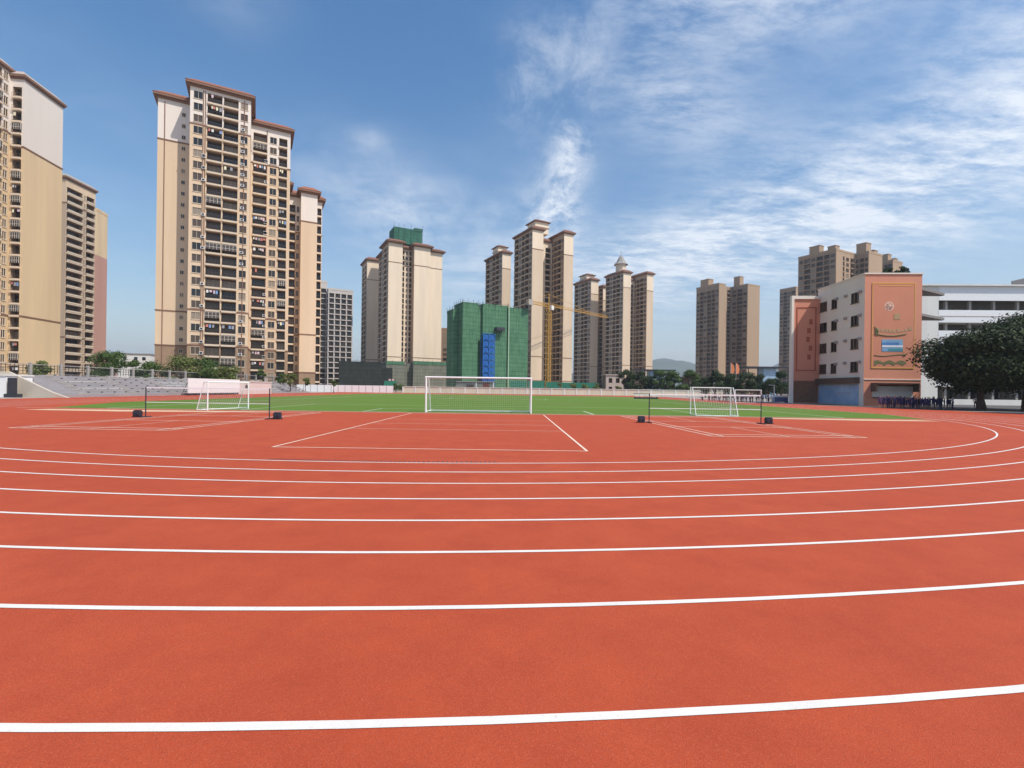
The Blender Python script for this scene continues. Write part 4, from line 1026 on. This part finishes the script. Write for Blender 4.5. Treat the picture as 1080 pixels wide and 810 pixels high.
# white boards standing before the stand
wr = thing('white_board', 'large plain white board standing in front of the stand', 'board', (-50.3, 0, 0))
b = MB(); b.box(0, .12, 74.5, 88.5, .35, 2.7); b.build('panel', M_WHITE, wr)
b = MB()
for k in range(5): b.box(-.1, -.003, 74.7 + k * 3.35, 74.85 + k * 3.35, 0, 2.5); b.tube((-.1, 74.8 + k * 3.35, 2.2), (-1.2, 74.8 + k * 3.35, 0), .04, 5)
b.build('support', M_STEEL, wr)
rs_ = thing('rostrum', 'pinkish white rostrum wall with a dark round emblem beside the plain white board', 'rostrum', (-50.6, 0, 0))
b = MB(); b.box(-3, 0, 89, 101, 0, 2.3); b.build('wall', mat('pinkish_white', (.66, .56, .52), .8, .08), rs_)
b = MB(); b.tube((.003, 91.5, 1.4), (.05, 91.5, 1.4), .45, 16); b.build('emblem', M_DFRAME, rs_)
b = MB(); b.box(-3.1, .1, 88.9, 101.1, 2.302, 2.46); b.build('top_slab', M_OFFW, rs_)
b = MB(); b.box(-.2, .12, 98.5, 99.3, 2.462, 3.3); b.build('lectern', M_CONC, rs_)
wk = thing('white_booth', 'white booth with a dark door slit at the left edge of the photo', 'booth', (-57.0, 53.5, 0))
b = MB(); b.box(-4, .6, 0, 3, 0, 2.4); b.build('wall', M_WHITE, wk)
b = MB(); b.box(.9, 1.5, -.1, .4, .4, 2.2); b.box(.6, 1.9, -.2, .6, 0, .4); b.build('door', M_STEEL, wk)
b = MB(); b.box(-4.1, .7, -.1, 3.1, 2.402, 2.55); b.build('roof', M_OFFW, wk)

# ------------------------------------------------------------------ goals and nets
def goal(label, A, B_, H_, back, r, top=.0, net=True, group=None, tilt=None, name='football_goal', rear_top=None, cell=.14):
    """A, B_: feet of the posts; back: vector from a post foot to the foot of its rear stay"""
    A = Vector((*A, 0)); B_ = Vector((*B_, 0)); bk = Vector((*back, 0)); up = Vector((0, 0, H_))
    root = thing(name, label, 'goal', A, 0, group)
    Bl = B_ - A; rt_ = rear_top if rear_top is not None else .45
    for P in (Vector((0, 0, 0)), Bl):
        b = MB(); b.tube(P, P + up, r, 10); b.build('post', M_WHITE, root)
    b = MB(); d = Bl.normalized(); b.tube(up - d * r, Bl + up + d * r, r, 10); b.build('crossbar', M_WHITE, root)
    tk = bk * rt_
    for P in (Vector((0, 0, 0)), Bl):
        b = MB(); b.tube(P + up, P + up + tk, r * .7, 8); b.tube(P + up + tk, P + bk, r * .7, 8); b.tube(P + Vector((0, 0, r)), P + bk + Vector((0, 0, r * .7)), r * .7, 8)
        b.build('side_frame', M_WHITE, root)
    b = MB(); b.tube(bk + Vector((0, 0, r * .7)), Bl + bk + Vector((0, 0, r * .7)), r * .7, 8); b.build('ground_bar', M_WHITE, root)
    if net:
        b = MB(); t = .0035
        def line(p, q): b.tube(p, q, t, 3)
        L = Bl.length; n = int(L / cell)
        path = [up, up + tk, bk]
        for k in range(n + 1):
            o = d * (L * k / n)
            for p, q in zip(path, path[1:]): line(p + o, q + o)
        for p, q in zip(path, path[1:]):
            m = max(1, int((q - p).length / cell))
            for k in range(m + 1): s = p.lerp(q, k / m); line(s, s + Bl)
        m = int(H_ / cell)
        for P in (Vector((0, 0, 0)), Bl):
            for k in range(1, m):
                z = H_ * k / m; e = bk.lerp(tk, z / H_); line(P + Vector((0, 0, z)), P + Vector((e.x, e.y, z)))
            for k in range(1, 8):
                e = bk * (k / 8); f_ = k / 8; hz = H_ if f_ <= rt_ else H_ * (1 - (f_ - rt_) / (1 - rt_)); line(P + e, P + e + Vector((0, 0, hz)))
        b.build('net', mat('net_cord', (.72, .72, .70), .8, .05), root)
    return root
goal('full size white football goal with a net at the near end of the pitch', (-5.95, 33.25), (1.32, 33.25), 2.44, (0, 2.0), .062, rear_top=.5)
goal('small white goal seen edge on, left of the big goal', (-20.2, 31.9), (-19.2, 35.0), 1.9, (-.92, .3), .045, rear_top=.35, cell=.16)
goal('small white goal turned away, behind the right badminton net', (13.05, 35.1), (15.75, 34.6), 1.98, (-.15, -1.5), .04, rear_top=.35, cell=.16)
goal('small far white goal right of the turned goal, near the students', (gx(775.5, 73), 73), (gx(803, 73), 73), 2.0, (.3, 1.2), .05, rear_top=.4, cell=.2)

def badminton_net(label, A, B_):
    A = Vector((*A, 0)); B_ = Vector((*B_, 0)); d = (B_ - A); L = d.length; root = thing('badminton_net', label, 'net', A, math.atan2(d.y, d.x))
    for x, s in ((0, -1), (L, 1)):
        b = MB(); b.tube((x, 0, .02), (x, 0, 1.56), .028, 8); b.box(x - .05, x + .05, -.35, .35, .01, .05)
        b.box(min(x, x + s * .7), max(x, x + s * .7), -.03, .03, .01, .05); b.build('post', M_STEEL, root)
        b = MB(); c = x + s * .42
        b.box(c - .17, c + .17, -.11, .11, .05, .32); b.box(c - .14, c + .14, -.09, .09, .32, .36)
        b.tube((c - .1, -.15, .2), (c - .1, .15, .2), .06, 8); b.tube((c + .1, -.15, .2), (c + .1, .15, .2), .06, 8)
        b.build('weight_box', M_BLACK, root)
    b = MB(); b.box(.03, L - .03, -.012, .012, 1.49, 1.55); b.build('top_tape', M_WHITE, root)
    b = MB(); b.box(.03, L - .03, -.008, .008, .76, .79); b.build('bottom_tape', M_WHITE, root)
    b = MB(); n = int(L / .06)
    for k in range(1, n): x = L * k / n; b.tube((x, 0, .79), (x, 0, 1.49), .0014, 3)
    for k in range(1, 12): z = .79 + .7 * k / 12; b.tube((.03, 0, z), (L - .03, 0, z), .0014, 3)
    b.build('mesh', mat('dark_cord', (.10, .09, .08), .9, .1), root)
    return root
badminton_net('badminton net with black weighted posts on the left court', (gx(154, 24.7), 24.7), (gx(284.5, 24.5), 24.5))
badminton_net('badminton net with white tapes and black weighted posts on the right court', (gx(685, 25.6), 25.6), (gx(803, 25.9), 25.9))

# benches by the pitch
for i, px in enumerate((669, 682)):
    d = 97; be = thing('bench', 'low dark framed bench with white slatted back beside the far pitch', 'bench', (gx(px, d), d, 0), 0, 'benches beside the pitch')
    b = MB(); b.box(0, 2.3, 0, .4, .42, .47); b.build('seat', M_OFFW, be)
    b = MB()
    for z in (.62, .8): b.box(0, 2.3, .36, .40, z, z + .13)
    b.build('backrest', M_OFFW, be)
    for x in (.15, 1.1, 2.1):
        b = MB(); b.box(x, x + .08, .0, .08, 0, .42); b.box(x, x + .08, .405, .47, 0, 1.05); b.box(x, x + .08, .0, .47, .36, .41); b.build('leg', M_BLACK, be)
    b = MB(); b.box(-.05, 2.35, .405, .47, 1.0, 1.1); b.box(-.05, 2.35, -.03, .02, .05, .36); b.build('frame', M_BLACK, be)

# ------------------------------------------------------------------ people
def body_mesh(name, joints, edges, mats_fn, mats, root=0):
    me = bpy.data.meshes.new(name); me.from_pydata([j[0] for j in joints], edges, [])
    o = bpy.data.objects.new(name, me); COL.objects.link(o)
    sk = o.modifiers.new('skin', 'SKIN'); sk.use_smooth_shade = True
    sv = me.skin_vertices[0].data
    for i, j in enumerate(joints): sv[i].radius = (j[1], j[1] if len(j) < 3 else j[2]); sv[i].use_root = (i == root)
    sb = o.modifiers.new('sub', 'SUBSURF'); sb.levels = 1; sb.render_levels = 1
    dg = bpy.context.evaluated_depsgraph_get(); ev = o.evaluated_get(dg)
    nm = bpy.data.meshes.new_from_object(ev); nm.name = name
    bpy.data.objects.remove(o); bpy.data.meshes.remove(me)
    nm.materials.clear()
    for m in mats: nm.materials.append(m)
    for p in nm.polygons: p.material_index = mats_fn(p.center, p.normal); p.use_smooth = True
    return nm
M_SKIN = mat('skin', (.36, .20, .13), .6, .06); M_HAIR = mat('black_hair', (.012, .010, .010), .6, .1)
M_NAVY = mat('navy_cloth', (.030, .027, .088), .9, .15, 3); M_PURP = mat('purple_cloth', (.075, .05, .13), .9, .15, 3); M_WSH = mat('white_shirt', (.62, .60, .60), .85, .06)
M_MAR = mat('maroon_cloth', (.14, .045, .06), .9, .12); M_SHOE = mat('shoe', (.30, .29, .29), .7, .1)
def standing(arms):
    J = [((0, 0, .84), .125, .095), ((0, 0, 1.02), .115, .085), ((0, 0, 1.22), .135, .09), ((0, 0, 1.35), .05), ((0, -.012, 1.45), .075, .082), ((0, -.01, 1.55), .07, .08)]
    E = [(0, 1), (1, 2), (2, 3), (3, 4), (4, 5)]
    for s in (-1, 1):
        i = len(J); J += [((s * .085, 0, .74), .08), ((s * .095, .01, .44), .055), ((s * .1, .02, .09), .038), ((s * .105, -.11, .035), .034)]
        E += [(0, i), (i, i + 1), (i + 1, i + 2), (i + 2, i + 3)]
        i = len(J)
        if arms == 'down': pts = [(s * .19, 0, 1.25), (s * .23, .02, 1.0), (s * .23, -.05, .80)]
        elif arms == 'hips': pts = [(s * .19, 0, 1.25), (s * .32, .03, 1.02), (s * .16, -.08, .92)]
        else: pts = [(s * .19, 0, 1.25), (s * .22, -.03, 1.0), (s * .05, -.18, 1.02)]
        J += [(pts[0], .058), (pts[1], .042), (pts[2], .036)]; E += [(2, i), (i, i + 1), (i + 1, i + 2)]
    return J, E
def sitting():
    J = [((0, 0, .14), .14, .12), ((0, .02, .32), .12, .09), ((0, 0, .52), .135, .09), ((0, -.01, .65), .05), ((0, -.03, .75), .075, .082), ((0, -.03, .85), .07, .08)]
    E = [(0, 1), (1, 2), (2, 3), (3, 4), (4, 5)]
    for s in (-1, 1):
        i = len(J); J += [((s * .12, -.12, .16), .08), ((s * .18, -.33, .36), .06), ((s * .12, -.42, .10), .042), ((s * .11, -.54, .04), .034)]; E += [(0, i), (i, i + 1), (i + 1, i + 2), (i + 2, i + 3)]
        i = len(J); J += [((s * .19, 0, .54), .055), ((s * .22, -.16, .38), .042), ((s * .1, -.32, .40), .035)]; E += [(2, i), (i, i + 1), (i + 1, i + 2)]
    return J, E
def zones(top, hem, headz, bare=0):
    def f(c, n):
        if c.z > headz + .02:
            if c.z > headz + .13 or c.y > .012: return 3
            return 0
        if c.z > headz - .06: return 0
        if c.z < .06: return 4
        if c.z < hem: return 0 if c.z < bare else 2
        return 1
    return f
VAR = []
for arms in ('down', 'hips', 'front'):
    for shirt, leg in ((M_NAVY, M_NAVY), (M_PURP, M_PURP), (M_NAVY, M_PURP)):
        J, E = standing(arms); VAR.append(body_mesh('person', J, E, zones(0, .86, 1.42, .5 if leg is M_PURP else 0), [M_SKIN, shirt, leg, M_HAIR, M_SHOE]))
VARW = []
for arms in ('down', 'hips', 'front'):
    for shirt, leg in ((M_WSH, M_MAR), (M_WSH, M_NAVY), (M_WSH, M_MAR), (M_MAR, M_MAR)):
        J, E = standing(arms); VARW.append(body_mesh('person', J, E, zones(0, .86, 1.42), [M_SKIN, shirt, leg, M_HAIR, M_SHOE]))
J, E = sitting(); SIT = body_mesh('person', J, E, zones(0, .2, .72), [M_SKIN, M_NAVY, M_PURP, M_HAIR, M_SHOE])
def person(me, label, x, y, rz, sc, group=None):
    o = link('person', me, None, (x, y, 0), rz); o.scale = (sc, sc, sc); return tag(o, label, 'person', group)
rp = random.Random(21)
for row, (d, a, c, n) in enumerate(((56.0, 929, 993, 15), (57.3, 931, 1000, 16), (58.6, 934, 1003, 15))):
    for k in range(n):
        px = a + (c - a) * (k + rp.uniform(-.25, .25)) / (n - 1); dd = d + rp.uniform(-.3, .3)
        person(rp.choice(VAR), 'student in dark navy uniform standing in the packed rows beside the orange gable', gx(px, dd), dd, R(rp.uniform(-60, 60)) + R(rp.choice((0, 0, 180))), rp.uniform(.76, .98), 'students in navy by the school')
person(VARW[1], 'person in white shirt standing at the right end of the navy student rows', gx(1005, 56.5), 56.5, R(30), .98)
person(VARW[0], 'person in white shirt standing beside the trunk of the big dark tree', gx(1029, 60), 60, R(-20), 1.0)
for row, (d, n) in enumerate(((82, 17), (84.5, 18), (87, 15))):
    for k in range(n):
        px = 742 + 78 * (k + rp.uniform(-.35, .35)) / (n - 1)
        person(rp.choice(VARW), 'far student in white or maroon standing in the group beyond the small goals', gx(px, d), d + rp.uniform(-.6, .6), R(rp.uniform(-180, 180)), rp.uniform(.84, .98), 'students beyond the small goals')
bs = thing('blue_barrier', 'low blue and white barrier at the foot of the school wing', 'barrier', (gx(815, 80), 80, 0))
b = MB(); b.box(0, 2.6, 0, .15, .1, .9, 0); b.box(0, 2.6, -.02, -.003, .9, 1.2, 1); b.build('panel', [mat('barrier_blue', (.10, .14, .28), .6, .1), M_WHITE], bs)
b = MB(); b.box(.1, .3, -.3, .5, 0, .098); b.box(2.3, 2.5, -.3, .5, 0, .098); b.build('foot', M_STEEL, bs)
lp = thing('lamp_post', 'thin white post with a short arm left of the school wing', 'post', (gx(816.5, 78), 78, 0))
b = MB(); b.tube((0, 0, 0), (0, 0, 2.9), .05, 8, 0); b.tube((0, 0, 2.85), (-.9, 0, 2.9), .035, 6); b.build('pole', M_WHITE, lp)
